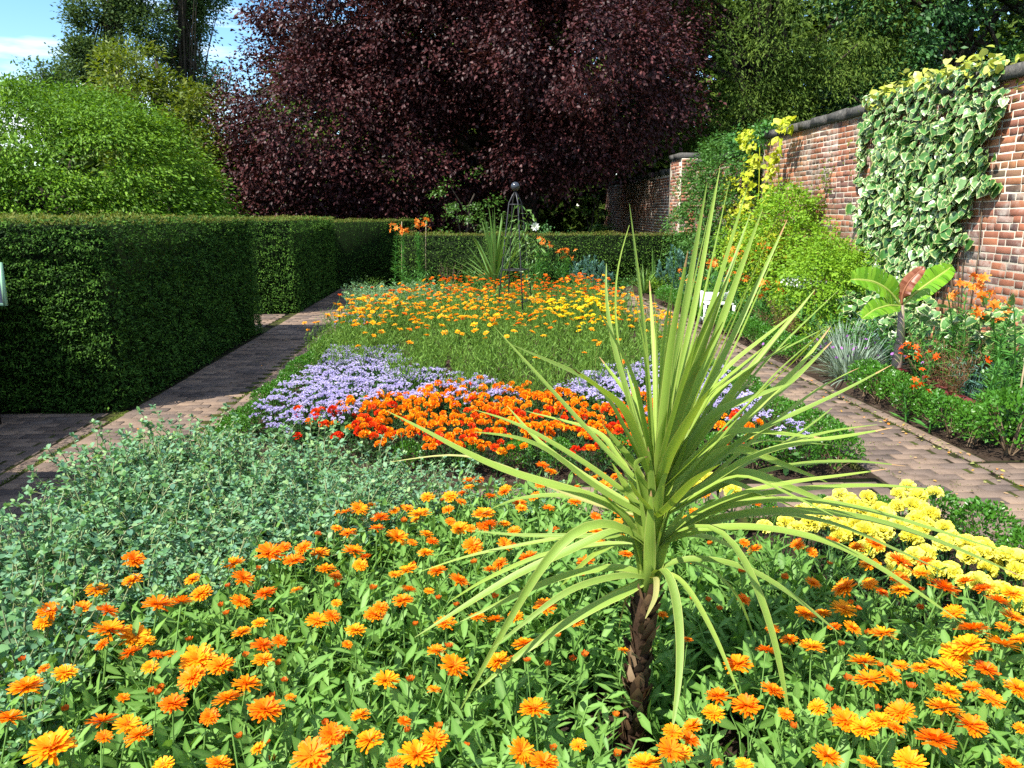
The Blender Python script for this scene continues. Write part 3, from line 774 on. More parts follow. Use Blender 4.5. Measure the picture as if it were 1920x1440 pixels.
tree('golden_tree', 'yellow green feathery tree rising behind the rounded green tree', 'tree', (-9.3, 26), [((-10.1, 26, 5.3), (.9, 1.2, 1.5)), ((-9.3, 26, 4.5), (1.5, 1.5, 1.2)), ((-8.3, 26, 4.0), (1.0, 1.3, 1.3)), ((-8.0, 25.6, 3.2), (1.0, 1.2, 1.2)), ((-10.6, 26, 4.2), (.9, 1.2, 1.1))], M['gold_tree'], 270, 55, .42, .16, seed=46,
     trunk=(.16, .05), limbs=26, droop=.2, flat=.5, aspect=.38, shell=.5)
# dark trees over the wall
tree('yew_tree', 'dark olive yew tree between the copper beech and the wall', 'tree', (10.5, 29), [((9.2, 29, 7.0), (3.0, 3, 4.2)), ((11.5, 29, 9.0), (3.6, 3.5, 4.2)), ((9.6, 28.5, 3.6), (2.6, 2.6, 2.8)), ((12.5, 28.5, 5.0), (2.6, 2.6, 2.8)), ((9.0, 29.5, 11.0), (3.0, 3, 3.0))], M['dark_yew_tree'], 1900, 64, .50, .16, seed=47,
     trunk=(.35, .1), limbs=30, droop=.55, flat=.8, aspect=.26, shell=.4, thin=(.62, .43), toneamp=.6)
tree('broadleaf_tree', 'dark glossy broadleaved tree directly behind the coping stones', 'tree', (17.0, 29), [((15.2, 29, 8.8), (3.0, 3, 3.2)), ((18.0, 29, 9.0), (3.2, 3, 3.4)), ((16.0, 28.5, 5.0), (3.2, 3, 3.0)), ((15.6, 29.5, 12.0), (3.4, 3, 2.8)), ((18.6, 28, 5.4), (2.8, 2.6, 2.6))], M['dark_broad'], 1300, 60, .6, .2, seed=48,
     trunk=(.4, .12), limbs=30, droop=.35, flat=.6, aspect=.5, shell=.38, thin=(.62, .43), toneamp=.6)
tree('holm_oak', 'greyish green evergreen tree at the top right, beyond the ivy', 'tree', (21.5, 27), [((21.2, 27, 8.3), (3.0, 3, 3.0)), ((24.0, 27, 9.2), (3.2, 3, 3.2)), ((21.8, 26.5, 5.4), (2.8, 2.6, 2.4)), ((24.5, 26.5, 5.5), (3.0, 2.6, 2.6)), ((27.5, 27, 8), (3.5, 3, 4))], M['dark_lime'], 1200, 56, .55, .18, seed=49,
     trunk=(.35, .1), limbs=36, droop=.2, flat=.5, aspect=.34, shell=.45, thin=(.62, .41), toneamp=.6)
# leaf mass added behind everything so the gaps in the trees read black
r = np.random.default_rng(50)
b, _ = crown([((x, 37 + (i % 2) * 1.5, 3.4), (3.6, 2.0, 8.5 - (i == 0) * 3)) for i, x in enumerate((-5.0, 0.0, 5, 10, 15, 20, 25, 30))] + [((x, 33.5, 1.8), (2.6, 1.2, 2.8)) for x in (-6, -3, 0, 3, 6, 9)] + [((x, 31, 1.0), (2.6, 1.4, 2.7)) for x in (-10, -13, -16, -19, -22, -25)], 4200, 34, 1.2, .5, T_DIA, r, seed=50, shell=.25, aspect=.6)
tag(link(bpy.data.objects.new('woodland', b.build('woodland', M['dark_yew_tree']))), 'dark leaf mass added to blacken the gaps behind the garden trees', 'woodland', None, 'stuff')
# shrubs in the shade under the beech
for i, (px, py, Y, rx, rz, lb) in enumerate([(870, 400, 21.5, .95, 1.45, 'green leaved shrub catching sun under the beech, behind the far cordyline'), (640, 425, 21, 1.2, .55, 'low green shrub showing above the shaded far hedge at left'),
                                             (1105, 395, 24, .45, 1.3, 'slim pale leaved sapling in the dark gap under the beech'), (1010, 430, 21.0, 1.3, .7, 'dim green shrub under the beech behind the obelisk')]):
    p = gy(px, py, Y)
    tree('garden_shrub', lb, 'shrub', (p[0], Y), [((p[0], Y, rz * .9), (rx, .8, rz)), ((p[0] + rx * .5, Y, rz * .6), (rx * .7, .7, rz * .7))], M['under'] if i != 3 else M['dark_broad'], 60 if i != 2 else 30, 42, .22, .085, seed=60 + i, trunk=(.05, .02), limbs=8, aspect=.5, shell=.6, zmin=.05)
# ================================================================== PLANTS AND OBJECTS
def rot_about(a): c, s = math.cos(a), math.sin(a); return np.array([[c, -s, 0], [s, c, 0], [0, 0, 1]])
def leafy_stems(r, nst, h, spread, nleaf, L, W, T, stem_r=.004, droop=.2, lift=.5, mstem=0, mleaf=0, up=.75, curve=.3, jitter=.3, lo=.15, sides=3, tiptuft=0, b=None, origin=(0, 0, 0), origr=.04):
    """a clump: stems rise from one root and carry leaves"""
    b = b or MB(); P = []; D = []; LL = []; TT = []
    for i in range(nst):
        a = 2 * PI * (i + r.uniform(-.4, .4)) / nst; hh = h * r.uniform(.7, 1.08); sp = spread * r.uniform(.25, 1.1)
        u = np.linspace(0, 1, 6); rad = origr + sp * (u ** (1 + curve)); z = hh * (u - droop * u ** 3 * .6)
        pts = np.stack([np.cos(a) * rad, np.sin(a) * rad, z], -1) + np.asarray(origin) + r.normal(0, .006, (6, 3))
        b.tube(pts, np.linspace(stem_r, stem_r * .5, 6), sides, r.random(), mstem, cap=False)
        n = nleaf
        t = np.concatenate([np.linspace(lo, 1, n), np.full(tiptuft, 1.0)]); n = len(t)
        p = np.stack([np.interp(t, u, pts[:, k]) for k in range(3)], -1)
        az = a + np.arange(n) * 2.4 + r.normal(0, .4, n)
        el = lift + r.normal(0, jitter, n)
        d = np.stack([np.cos(az) * np.cos(el), np.sin(az) * np.cos(el), np.sin(el)], -1)
        P.append(p); D.append(d); LL.append(L * r.uniform(.6, 1.15, n) * (1 - .35 * np.maximum(0, t - .6) / .4)); TT.append(np.clip(.25 + .5 * t + r.normal(0, .22, n), 0, 1))
    P = np.concatenate(P); D = np.concatenate(D); LL = np.concatenate(LL); TT = np.concatenate(TT)
    nn = r.normal(0, .35, P.shape); nn[:, 2] += 1
    b.scatter(T, frames(D, nn, LL * W, LL), P, TT, mleaf)
    return b
def blades(r, n, L, W, spread, stiff=.5, base=.03, mat=0, b=None, seg=6, origin=(0, 0, 0), up=.9):
    """arching strap leaves from one root"""
    b = b or MB()
    for i in range(n):
        a = r.uniform(0, 2 * PI); l = L * r.uniform(.6, 1.1); el = PI / 2 - abs(r.normal(0, spread)) - .05
        u = np.linspace(0, 1, seg + 1); th = el - (1 - stiff) * 1.9 * u ** 1.6 * r.uniform(.5, 1.2)
        dx = np.concatenate([[0], np.cumsum(np.cos(th[:-1]) * l / seg)]); dz = np.concatenate([[0], np.cumsum(np.sin(th[:-1]) * l / seg)])
        rb = base * r.random()
        C = np.stack([np.cos(a) * (dx + rb), np.sin(a) * (dx + rb), dz], -1) + np.asarray(origin)
        s = np.array([-math.sin(a), math.cos(a), r.normal(0, .25)]); s /= np.linalg.norm(s)
        w = W * np.minimum(1, .55 + u * 2) * (1 - u ** 3) * .5 + .0006
        V = np.concatenate([C - s * w[:, None], C - np.array([0, 0, 1]) * w[:, None] * .35, C + s * w[:, None]]); k = seg + 1
        F = [(j, j + 1, k + j + 1, k + j) for j in range(seg)] + [(k + j, k + j + 1, 2 * k + j + 1, 2 * k + j) for j in range(seg)]
        b.add(V, F, r.random(), mat)
    return b

# ---- flower heads (unit radius, face up, a short stalk below)
def daisy(seed, layers, W=.17, disc=True, mats=('cal_petal', 'calendula_leaf', 'cal_disc'), stalk=4.5, cup=0):
    r = np.random.default_rng(seed); b = MB()
    T = tmpl([(-.45, .10, 0), (.45, .10, 0), (-1, .6, .12), (0, .6, -.02), (1, .6, .12), (-.8, .97, .0), (0, 1.02, -.08), (.8, .97, .0)],
             [(0, 1, 4, 3), (0, 3, 2), (2, 3, 6, 5), (3, 4, 7, 6)], [0, 0, .75, .6, .75, 1, 1, 1])
    for (n, L, el, z) in layers:
        a = (np.arange(n) + r.uniform(-.35, .35, n)) * 2 * PI / n + r.uniform(0, 6)
        e = np.radians(el + r.normal(0, 7, n))
        d = np.stack([np.cos(a) * np.cos(e), np.sin(a) * np.cos(e), np.sin(e)], -1)
        nn = np.stack([-np.cos(a) * np.sin(e), -np.sin(a) * np.sin(e), np.cos(e)], -1) + r.normal(0, .12, (n, 3))
        Ls = L * r.uniform(.86, 1.06, n)
        b.scatter(T, frames(d, nn, np.full(n, W * .5) * (.75 + .25 * L), Ls), np.tile((0, 0, z), (n, 1)) + r.normal(0, .01, (n, 3)), r.random(n), 0)
    b.tube([(0, 0, .02), (.05, 0, -1.2), (.1, .05, -stalk)], [.13, .055, .06], 5, .6, 1, cap=False)
    if disc: b.scatter(T_DIA, *disc_bits(r, .26, .12), mat=2)
    return b.build('flower', [M[m] for m in mats])
def disc_bits(r, R, z, n=34):
    a = r.uniform(0, 6.3, n); q = np.sqrt(r.random(n)) * R
    P = np.stack([np.cos(a) * q, np.sin(a) * q, z + (R * R - q * q) * .5], -1)
    d = rvec(n, r) * .5 + np.stack([np.cos(a), np.sin(a), a * 0 + 1], -1)
    return frames(d, rvec(n, r), np.full(n, .05), np.full(n, .11)), P, r.random(n)
def discmesh(seed):
    b = MB(); b.scatter(T_DIA, *disc_bits(np.random.default_rng(seed), .25, .12, 50)); return b.build('flower_centre', M['cal_disc'])
def budmesh(seed):
    r = np.random.default_rng(seed); b = MB()
    n = 16; a = np.arange(n) * 2 * PI / n; e = np.radians(68 + r.normal(0, 8, n))
    d = np.stack([np.cos(a) * np.cos(e), np.sin(a) * np.cos(e), np.sin(e)], -1)
    nn = np.stack([np.cos(a), np.sin(a), a * 0 + .4], -1)
    b.scatter(T_OVAL, frames(d, nn, np.full(n, .42), r.uniform(.8, 1.1, n)), np.stack([np.cos(a) * .42, np.sin(a) * .42, a * 0 - .1], -1), r.random(n), 0)
    b.scatter(T_OVAL, frames(d, nn, np.full(n, .45), np.full(n, .55)), np.stack([np.cos(a) * .50, np.sin(a) * .50, a * 0 - .25], -1), r.random(n), 1)
    b.scatter(T_DIA, *disc_bits(r, .4, .25, 30), mat=2)
    b.tube([(0, 0, -.1), (.1, 0, -2.5), (.2, .1, -10)], [.4, .12, .12], 5, .6, 1, cap=False)
    return b.build('bud', [M['bud'], M['calendula_leaf'], M['cal_disc']])
def pompom(seed, mats, n=70, R=1.0, flat=.75, pet=.5, stalk=4, ruff=.5):
    """a double marigold: ruffled petals all over a dome"""
    r = np.random.default_rng(seed); b = MB()
    i = np.arange(n) + .5; ph = np.arccos(1 - i / n * 1.25); th = i * 2.39996
    u = np.stack([np.cos(th) * np.sin(ph), np.sin(th) * np.sin(ph), np.cos(ph)], -1)
    P = u * np.array([R * .62, R * .62, R * flat * .62]) * r.uniform(.9, 1.1, (n, 1))
    d = u + rvec(n, r) * .45; d[:, 2] += .1
    T = tmpl([(-.3, 0, 0), (.3, 0, 0), (.62, .75, .10), (.2, 1, -.10), (-.25, .95, .12), (-.62, .7, -.05)], [(0, 1, 2, 3), (0, 3, 4, 5)], [0, 0, 1, .9, 1, .9])
    L = pet * r.uniform(.8, 1.2, n) * R
    b.scatter(T, frames(d, rvec(n, r) + np.array([0, 0, .3]), L * .95, L), P, r.random(n), 0)
    b.tube([(0, 0, 0), (.05, 0, -1), (.1, .1, -stalk)], [.35, .10, .10], 5, .5, 1, cap=False)
    return b.build('flower', [M[m] for m in mats])
CAL_L = [(24, 1.0, 3, -.02), (22, .90, 12, .02), (20, .74, 24, .05), (16, .54, 40, .08)]
CAL = [daisy(100 + i, CAL_L if i % 3 else CAL_L[:3], W=.17, disc=False) for i in range(6)]
CALC = [discmesh(120 + i) for i in range(3)]
BUD = [budmesh(130 + i) for i in range(3)]
CALM = [daisy(140 + i, [(14, 1.0, 6, 0), (12, .75, 20, .05)], W=.27, mats=('cal_petal_mid', 'cal_mid_leaf', 'cal_disc'), stalk=7) for i in range(3)]
CALF = [daisy(150 + i, [(14, 1.0, 6, 0), (12, .75, 20, .05)], W=.27, mats=('cal_petal_far', 'cal_mid_leaf', 'cal_disc'), stalk=7) for i in range(3)]
CALY = [daisy(160 + i, [(16, 1.0, 8, 0), (14, .75, 24, .05), (10, .5, 45, .1)], W=.27, mats=('cal_petal_yel', 'cal_mid_leaf', 'cal_petal_yel'), stalk=6) for i in range(3)]
FMO = [pompom(170 + i, ('fm_orange', 'tag_leaf'), 46) for i in range(4)]
FMR = [pompom(180 + i, ('fm_red', 'tag_leaf'), 40) for i in range(3)]
AFY = [pompom(190 + i, ('af_yellow', 'tag_leaf'), 100, flat=.85, pet=.44) for i in range(4)]

# ---- foliage of each kind, a few variants shared by all plants of the kind
def rg(i): return np.random.default_rng(i)
def fol(b, mats): return b.build('foliage', [M[m] for m in mats])
CALFOL = []
for i in range(6):
    r = rg(200 + i)
    b = leafy_stems(r, 10, .33, .18, 11, .115, .28, T_LANCE, .0055, .1, .6, 0, 0, lo=.12, jitter=.38)
    b = leafy_stems(r, 8, .14, .16, 4, .12, .27, T_LANCE, .004, .1, .35, lo=.3, b=b)
    CALFOL.append(fol(b, ['calendula_leaf']))
CERFOL = []
for i in range(6):
    r = rg(220 + i)
    b = leafy_stems(r, 13, .48, .24, 20, .042, .60, T_OVAL, .0042, .26, .25, 1, 0, lo=.12, jitter=.55, tiptuft=7)
    b = leafy_stems(r, 9, .30, .22, 13, .046, .62, T_OVAL, .004, .2, .2, 1, 0, lo=.2, jitter=.5, tiptuft=3, b=b)
    CERFOL.append(fol(b, ['cerinthe', 'cerinthe_stem']))
MIDFOL = []
for i in range(6):
    r = rg(240 + i)
    b = leafy_stems(r, 13, .46, .15, 13, .075, .17, T_DIA, .0032, .05, .75, lo=.08, jitter=.35)
    MIDFOL.append(fol(b, ['cal_mid_leaf']))
def box_mesh(i, n=1300, R=.17, mat='box'):
    r = rg(260 + i); b = MB()
    u = rvec(n, r); u[:, 2] = np.where(u[:, 2] < -.55, -u[:, 2], u[:, 2])
    rad = R * (.70 + .38 * vnoise(u * 3.3 + 9, i)) * (1 - .28 * r.random(n) ** 2)
    P = u * rad[:, None] * np.array([1, 1, .92]); P[:, 2] += R * .82
    d = u * .7 + rvec(n, r) * .7; d[:, 2] += .35
    L = r.uniform(.016, .028, n)
    b.scatter(T_DIA, frames(d, rvec(n, r) * .6 + u, L * .6, L), P, np.clip(r.random(n) * .7 + .25 * vnoise(u * 4, i + 9), 0, 1), 0)
    for k in range(10):
        q = P[r.integers(n)]; b.tube([(r.normal(0, .01), r.normal(0, .01), -.03), q * .4, q * .92], [.006, .004, .002], 3, .5, 1, cap=False)
    return fol(b, [mat, 'dry'])
BOXF = [box_mesh(i) for i in range(5)]
AGFOL = []
for i in range(4):
    AGFOL.append(fol(leafy_stems(rg(280 + i), 12, .20, .15, 7, .055, .75, T_OVAL, .003, .2, .1, lo=.25, jitter=.4), ['ager_leaf']))
def ager_head(i):
    r = rg(290 + i); b = MB()
    n = 15; a = r.uniform(0, 6.3, n); q = np.sqrt(r.random(n)) * .040
    C = np.stack([np.cos(a) * q, np.sin(a) * q, .016 - q * q * 9 + r.normal(0, .004, n)], -1)
    k = np.repeat(np.arange(n), 15); u = rvec(len(k), r); u[:, 2] = np.abs(u[:, 2]) * 1.2
    b.scatter(T_DIA, frames(u, rvec(len(k), r), np.full(len(k), .0055), np.full(len(k), .0105)), C[k], np.clip(r.random(n)[k] * .7 + r.random(len(k)) * .3, 0, 1), 0)
    b.tube([(0, 0, .01), (0, 0, -.05), (.01, 0, -.13)], [.006, .003, .003], 4, .5, 1, cap=False)
    return b.build('flower_head', [M['ager'], M['ager_leaf']])
AGH = [ager_head(i) for i in range(5)]
TAGFOL = [fol(leafy_stems(rg(300 + i), 12, .19, .14, 12, .040, .24, T_DIA, .003, .15, .45, lo=.12, jitter=.5), ['tag_leaf']) for i in range(4)]

def scatter_dist(n, R, r): # n spots in a disc, spread out
    r = np.random.default_rng(r.randrange(1 << 30))
    i = np.arange(n) + .5; q = np.sqrt(i / n) * R; a = i * 2.39996 + r.uniform(0, 6)
    return q * np.cos(a) + r.uniform(-.2, .2, n) * R / math.sqrt(n), q * np.sin(a) + r.uniform(-.2, .2, n) * R / math.sqrt(n)

# ------------------------------------------------------------------ the right-hand border under the wall
# clipped box edging, counted from the path corner nearest the camera
PR = random.Random(5)
ys = [5.05]
while ys[-1] < 14.6: ys.append(ys[-1] + PR.uniform(.22, .28))
k = 0
for i, y in enumerate(ys):
    if 7.0 < y < 8.3: continue
    sc = 1.55 if i == 0 else PR.uniform(.92, 1.12)
    lb = ('largest clipped box ball at the near corner of the right border' if i == 0 else
          '%s box ball along the right border counted from the path corner' % ORD[k] if k < 20 else 'small box ball near the far end of the right border edging')
    t = thing('box_shrub', lb, 'box shrub', (3.565 + PR.uniform(-.03, .03) + (.08 if i == 0 else 0), y, 0), 'box edging along the right border', PR.uniform(0, 6), sc)
    part('foliage', PR.choice(BOXF), t, kind='stuff'); k += 1
# box edging round the middle bed
k = 0
y = 5.2
while y < 12.5:
    if not (9.6 < y < 10.4):
        t = thing('box_shrub', ('%s box plant edging the left side of the purple ageratum bed' % ORD[k]) if k < 20 else 'box plant toward the far end of the left bed edging', 'box shrub', (-1.66 + PR.uniform(-.03, .03), y, 0), 'box edging on the left of the middle bed', PR.uniform(0, 6), PR.uniform(.62, .85))
        part('foliage', PR.choice(BOXF), t, kind='stuff'); k += 1
    y += PR.uniform(.24, .32)
for k, (x, y, s) in enumerate([(2.33, 4.78, 1.0), (2.06, 4.78, .95), (1.80, 4.80, .9), (1.52, 4.80, .9), (1.25, 4.82, .85), (2.36, 5.04, .95), (2.38, 5.32, .95), (2.38, 5.62, .9), (2.37, 5.9, .8), (2.40, 6.3, .85), (2.40, 6.7, .85), (2.40, 7.1, .8), (2.4, 7.5, .8),
                               (.55, 4.84, .75), (.28, 4.86, .75), (-.02, 4.88, .7), (.92, 4.84, .8), (-.4, 4.9, .7)]):
    lb = ('box plant on the middle bed corner where the two brick paths meet' if k == 0 else '%s box plant leftward from the middle bed corner along the cross path' % ORD[k] if k < 5 else
          '%s box plant back from the corner on the right path side of the middle bed' % ORD[k - 4] if k < 13 else '%s small light green box tuft behind the cordyline before the red marigolds' % ORD[k - 13])
    t = thing('box_shrub', lb, 'box shrub', (x, y, 0), 'box edging at the near end of the middle bed', PR.uniform(0, 6), s * .95)
    part('foliage', PR.choice(BOXF), t, kind='stuff')
for k, (x, y, s) in enumerate([(2.36, 3.74, .8), (2.40, 3.42, .95), (2.42, 3.12, .9), (2.42, 2.86, .95), (2.44, 2.58, .9), (2.1, 3.8, .6), (1.8, 3.82, .6), (1.5, 3.82, .55)]):
    lb = ('box plant on the front bed corner beside the yellow marigolds' if k == 0 else '%s box plant from the corner along the right edge of the yellow marigolds' % ORD[k] if k < 5 else '%s low box plant from the corner behind the yellow marigolds' % ORD[k - 4])
    t = thing('box_shrub', lb, 'box shrub', (x, y, 0), 'box edging round the yellow marigolds', PR.uniform(0, 6), s)
    part('foliage', PR.choice(BOXF), t, kind='stuff')

def one(name, label, cat, loc, b, mats, group=None, pname='foliage', rz=0, scale=1, stuff=True):
    t = thing(name, label, cat, loc, group, rz, scale); part(pname, b.build(pname, [M[m] for m in mats]), t, kind='stuff' if stuff else None); return t
def bushmesh(r, ells, n, leaf, T, aspect=.55, droop=.2, b=None, mat=0, gap=.3, seed=0, outw=.6):
    b2, _ = crown(ells, max(8, n // 28), 28, .13, leaf, T, r, droop=droop, flat=.7, aspect=aspect, shell=.45, seed=seed, outw=outw)
    return b2
# climbers and bushes against the wall
r = rg(400)
b = bushmesh(r, [((-.05, 0, 1.6), (.55, 2.1, 1.5)), ((-.1, -.7, 2.3), (.5, 1.3, .85)), ((-.15, 1.3, 1.3), (.55, 1.3, 1.25)), ((-.3, -.2, .7), (.6, 1.9, .8))], 26000, .062, T_DIA, .55, .3, seed=1)
one('wall_climber', 'tall dark green small leaved climber mounding over the middle of the wall', 'climber', (5.15, 16.6, 0), b, ['jasmine'])
b = bushmesh(rg(401), [((0, 0, 2.6), (.3, .7, .35)), ((-.05, .6, 2.95), (.25, .9, .25)), ((-.1, -.4, 3.0), (.18, .7, .2))], 1300, .07, T_OVAL, .6, .2, seed=2)
one('wall_climber', 'wispy green climber tips rising over the wall top beside the coping', 'climber', (5.25, 14.9, 0), b, ['mixed'])
# golden hop: streams of yellow leaves
r = rg(402); b = MB()
for (yy, z0, z1, wd, n) in [(13.2, .9, 2.8, .22, 200), (14.3, .8, 2.6, .35, 260), (15.2, .8, 2.3, .45, 280), (13.4, .6, 1.3, .6, 260), (12.6, .9, 1.5, .35, 120), (14.7, 2.7, 3.05, .4, 90), (12.9, 2.85, 3.05, .35, 60)]:
    z = r.uniform(z0, z1, n); P = np.stack([-.14 - .14 * r.random(n), yy - 13.6 + r.normal(0, wd * .5, n) + .15 * np.sin(z * 4), z], -1)
    d = rvec(n, r) * .8; d[:, 0] -= .5; d[:, 2] -= .5; nn = rvec(n, r) * .5 + np.array([-.8, -.3, .5])
    L = r.uniform(.04, .105, n); b.scatter(T_HEART, frames(d, nn, L * .95, L), P, r.random(n))
for yy in (13.2, 14.1, 14.9): b.tube([(-.1, yy - 13.6, 0), (-.12, yy - 13.55, 1), (-.1, yy - 13.6, 2), (-.1, yy - 13.5, 2.8)], .008, 4, .2)
one('golden_hop', 'golden leaved hop vine streaming down the wall beside the dark climber', 'climber', (5.15, 13.6, 0), b, ['hop'])
# lime green bushes at the wall foot
b = bushmesh(rg(403), [((0, 0, .95), (.62, 1.15, .95)), ((.1, .5, 1.3), (.45, .8, .75)), ((.1, -.9, .7), (.5, .8, .72)), ((.05, .2, 1.65), (.3, .6, .35)), ((.0, 1.6, .9), (.5, .9, .7))], 17000, .046, T_OVAL, .6, .2, seed=3)
one('lime_bush', 'large lime green bush leaning on the brick wall left of the ivy', 'bush', (4.72, 11.9, 0), b, ['lime_bush'])
b = bushmesh(rg(404), [((0, 0, .62), (.55, .8, .62)), ((.1, .3, .9), (.4, .5, .42))], 10000, .042, T_OVAL, .6, .2, seed=4)
one('lime_bush', 'rounded bright green bush at the foot of the variegated ivy', 'bush', (4.55, 10.05, 0), b, ['lime_bush'])
b = bushmesh(rg(405), [((0, 0, 3.0), (.35, .9, .32)), ((-.05, -.8, 3.2), (.35, .9, .38)), ((-.1, -.3, 2.75), (.14, .4, .2))], 1900, .06, T_LANCE, .4, .2, seed=5)
one('wall_climber', 'olive green climber spilling over the wall top at the right edge', 'climber', (5.3, 7.0, 0), b, ['gold_tree'])
# wisps on the bare brick
r = rg(406); b = MB()
for (y0, z0, n) in ((11.6, 2.05, 90), (11.9, 1.7, 80), (10.75, 2.45, 26), (13.7, 1.9, 60)):
    P = np.stack([-.05 - .06 * r.random(n), y0 - 11.6 + r.normal(0, .12, n), z0 + r.normal(0, .22, n)], -1); d = rvec(n, r); L = r.uniform(.03, .06, n)
    b.scatter(T_OVAL, frames(d, rvec(n, r) + np.array([-1, 0, .3]), L * .6, L), P, r.random(n))
one('wall_climber', 'thin wisps of climber leaves clinging to the bare brick above the lime bush', 'climber', (5.2, 11.6, 0), b, ['gold_tree'])

# variegated ivy: big leaves shingled over the wall, the 300 that show largest are single leaves
r = rg(410)
ivy = thing('variegated_ivy', 'large cream edged variegated ivy covering the brick wall', 'ivy', (WX, 9.2, 0))
def ivy_ok(y, z):
    lo = 7.95 + .75 * max(0, (1.75 - z)) * .9 - .12 * max(0, z - 1.8); hi = 10.35 + .18 * math.sin(z * 5) + (.25 if z < .9 else 0)
    return lo + .10 * math.sin(z * 9) + .10 * math.sin(z * 23) < y < hi + .10 * math.sin(z * 17)
LV = [MB() for _ in range(10)]
LVM = []
for i, q in enumerate(LV):
    V, F, e = T_HEART; V = V.copy(); V[:, 2] += r.normal(0, .03, len(V)); V[:, 0] *= r.uniform(.85, 1.1)
    q.add(V, F, (i + .5) / 10, 0, e); LVM.append(q.build('leaf', M['ivy'], True))
cand = []
n = 0
while n < 4400:
    y = r.uniform(7.6, 10.8); z = r.uniform(.25, 3.02)
    if not ivy_ok(y, z): continue
    if z > 2.5 and r.random() < .35: continue
    L = r.choice([.055, .065, .075, .09, .10, .135]) * r.uniform(.85, 1.15) * (.8 if z > 2.6 else 1); off = r.uniform(.03, .15)
    cand.append((y, z, L, off)); n += 1
for _ in range(90): cand.append((r.normal(10.62, .06), r.uniform(1.9, 2.7), r.uniform(.06, .1), .05))
cand.sort(key=lambda c: -c[2] ** 2 * (1 + c[3] * 4) / (c[0] ** 2))
b = MB()
for i, (y, z, L, off) in enumerate(cand):
    d = np.array([[-.25 - .5 * r.random(), r.normal(-.1, .7), -.9 + r.normal(0, .45)]]); nn = np.array([[-1.0, r.normal(-.2, .6), r.normal(.4, .5)]])
    R = frames(d, nn, L * .92, L)[0]; k = int(r.integers(10)); P = (-off, y - 9.2, z + .05)
    if i < 300:
        o = part('leaf', LVM[k], ivy); o.matrix_local = Matrix(((*R[0], P[0]), (*R[1], P[1]), (*R[2], P[2]), (0, 0, 0, 1)))
    else: b.scatter((np.array([v.co for v in LVM[k].vertices]), T_HEART[1], T_HEART[2]), R[None], np.array([P]), [r.random()])
part('foliage', b.build('foliage', M['ivy'], True), ivy, kind='stuff')
b = MB()
for i in range(26):
    y = r.uniform(-1.2, 1.2); b.tube([(-.02, y + r.normal(0, .2), .2), (-.03, y + r.normal(0, .15), 1.2), (-.03, y, 2.2), (-.04, y + r.normal(0, .2), 3.0)], .007, 4, .3)
part('stems', b.build('stems', M['dry']), ivy)
b = MB(); n = 330
y = r.uniform(-1.4, 1.35, n); z = 2.98 + .12 * vnoise(np.stack([y * 3, y * 0, y * 0], -1), 2) + r.normal(0, .06, n)
d = rvec(n, r) * .7; d[:, 0] -= .5; L = r.uniform(.05, .11, n)
b.scatter(T_HEART, frames(d, rvec(n, r) * .5 + np.array([-.5, -.2, .9]), L * .95, L), np.stack([r.uniform(-.16, .2, n), y, z], -1), r.random(n))
part('young_growth', b.build('young_growth', M['ivy_gold'], True), ivy, kind='stuff')
# variegated ground ivy at the wall foot
b = MB(); n = 620
P = np.stack([r.uniform(-.55, .1, n), r.uniform(-2.2, 1.9, n), r.uniform(.12, .55, n)], -1); P[:, 2] += .35 * vnoise(P * 2, 5)
d = rvec(n, r) * .8; d[:, 0] -= .6; d[:, 2] -= .2; L = r.uniform(.06, .13, n)
b.scatter(T_HEART, frames(d, rvec(n, r) * .5 + np.array([-.6, -.3, .9]), L * .9, L), P, r.random(n))
one('ground_ivy', 'variegated ivy sprawling low at the wall foot behind the banana plant', 'ivy', (5.0, 7.6, 0), b, ['ivy'])

# banana plant
def banana_leaf(pts, W, r, tear=.0, mat='banana'):
    pts = np.asarray(pts, float); n = 20
    t = np.linspace(0, 1, len(pts)); u = np.linspace(0, 1, n)
    C = np.stack([np.interp(u, t, pts[:, k]) for k in range(3)], -1)
    for _ in range(3): C[1:-1] = (C[:-2] + 2 * C[1:-1] + C[2:]) / 4
    tg = nrm(np.gradient(C, axis=0)); side = nrm(np.cross(tg, np.array([-.25, -.9, .55]))); up = np.cross(side, tg)
    w = W * np.where(u < .22, .05 + .95 * np.clip((u - .10) / .14, 0, 1) ** .8, np.sqrt(np.clip(1 - ((u - .42) / .60) ** 2, 0, 1))); w[-1] = .004
    b = MB()
    for s in (-1, 1):
        f = (.12 + .25 * r.random(n)) * w
        E = C + s * side * w[:, None] + up * (.30 * w + r.normal(0, .012, n))[:, None]; Mi = C + s * side * (w * .5)[:, None] + up * (.24 * w)[:, None]
        for i in range(n - 1):
            a = r.random(); g = .0 if r.random() > tear else .22
            e1 = E[i + 1] * (1 - g) + E[i] * g; m1 = Mi[i + 1] * (1 - g * .5) + Mi[i] * g * .5
            b.add([C[i], Mi[i], E[i], e1, m1, C[i + 1]], [(0, 1, 4, 5) if s > 0 else (5, 4, 1, 0), (1, 2, 3, 4) if s > 0 else (4, 3, 2, 1)], a, 0, [0, .5, 1, 1, .5, 0])
    b.tube(C[: n - 2], np.linspace(.016, .004, n - 2), 5, .95)
    return b.build('leaf', M[mat], False)
BY = 7.3
bb = gy(1686, 655, BY)
ban = thing('banana_plant', 'young banana plant with green paddle leaves and one rolled red brown leaf', 'banana plant', (bb[0], BY, 0))
o = np.array([bb[0], BY, 0]); top = gy(1690, 572, BY) - o
b = MB(); b.tube([(0.0, 0, -.05), (-.01, 0, .2), (0, 0, .45), tuple(top)], [.055, .05, .038, .024], 9, .5); part('stem', b.build('stem', M['banana_stem'], True), ban)
def bl(px, dy): return [gy(x, y, BY + dy * i / (len(px) - 1)) - o for i, (x, y) in enumerate(px)]
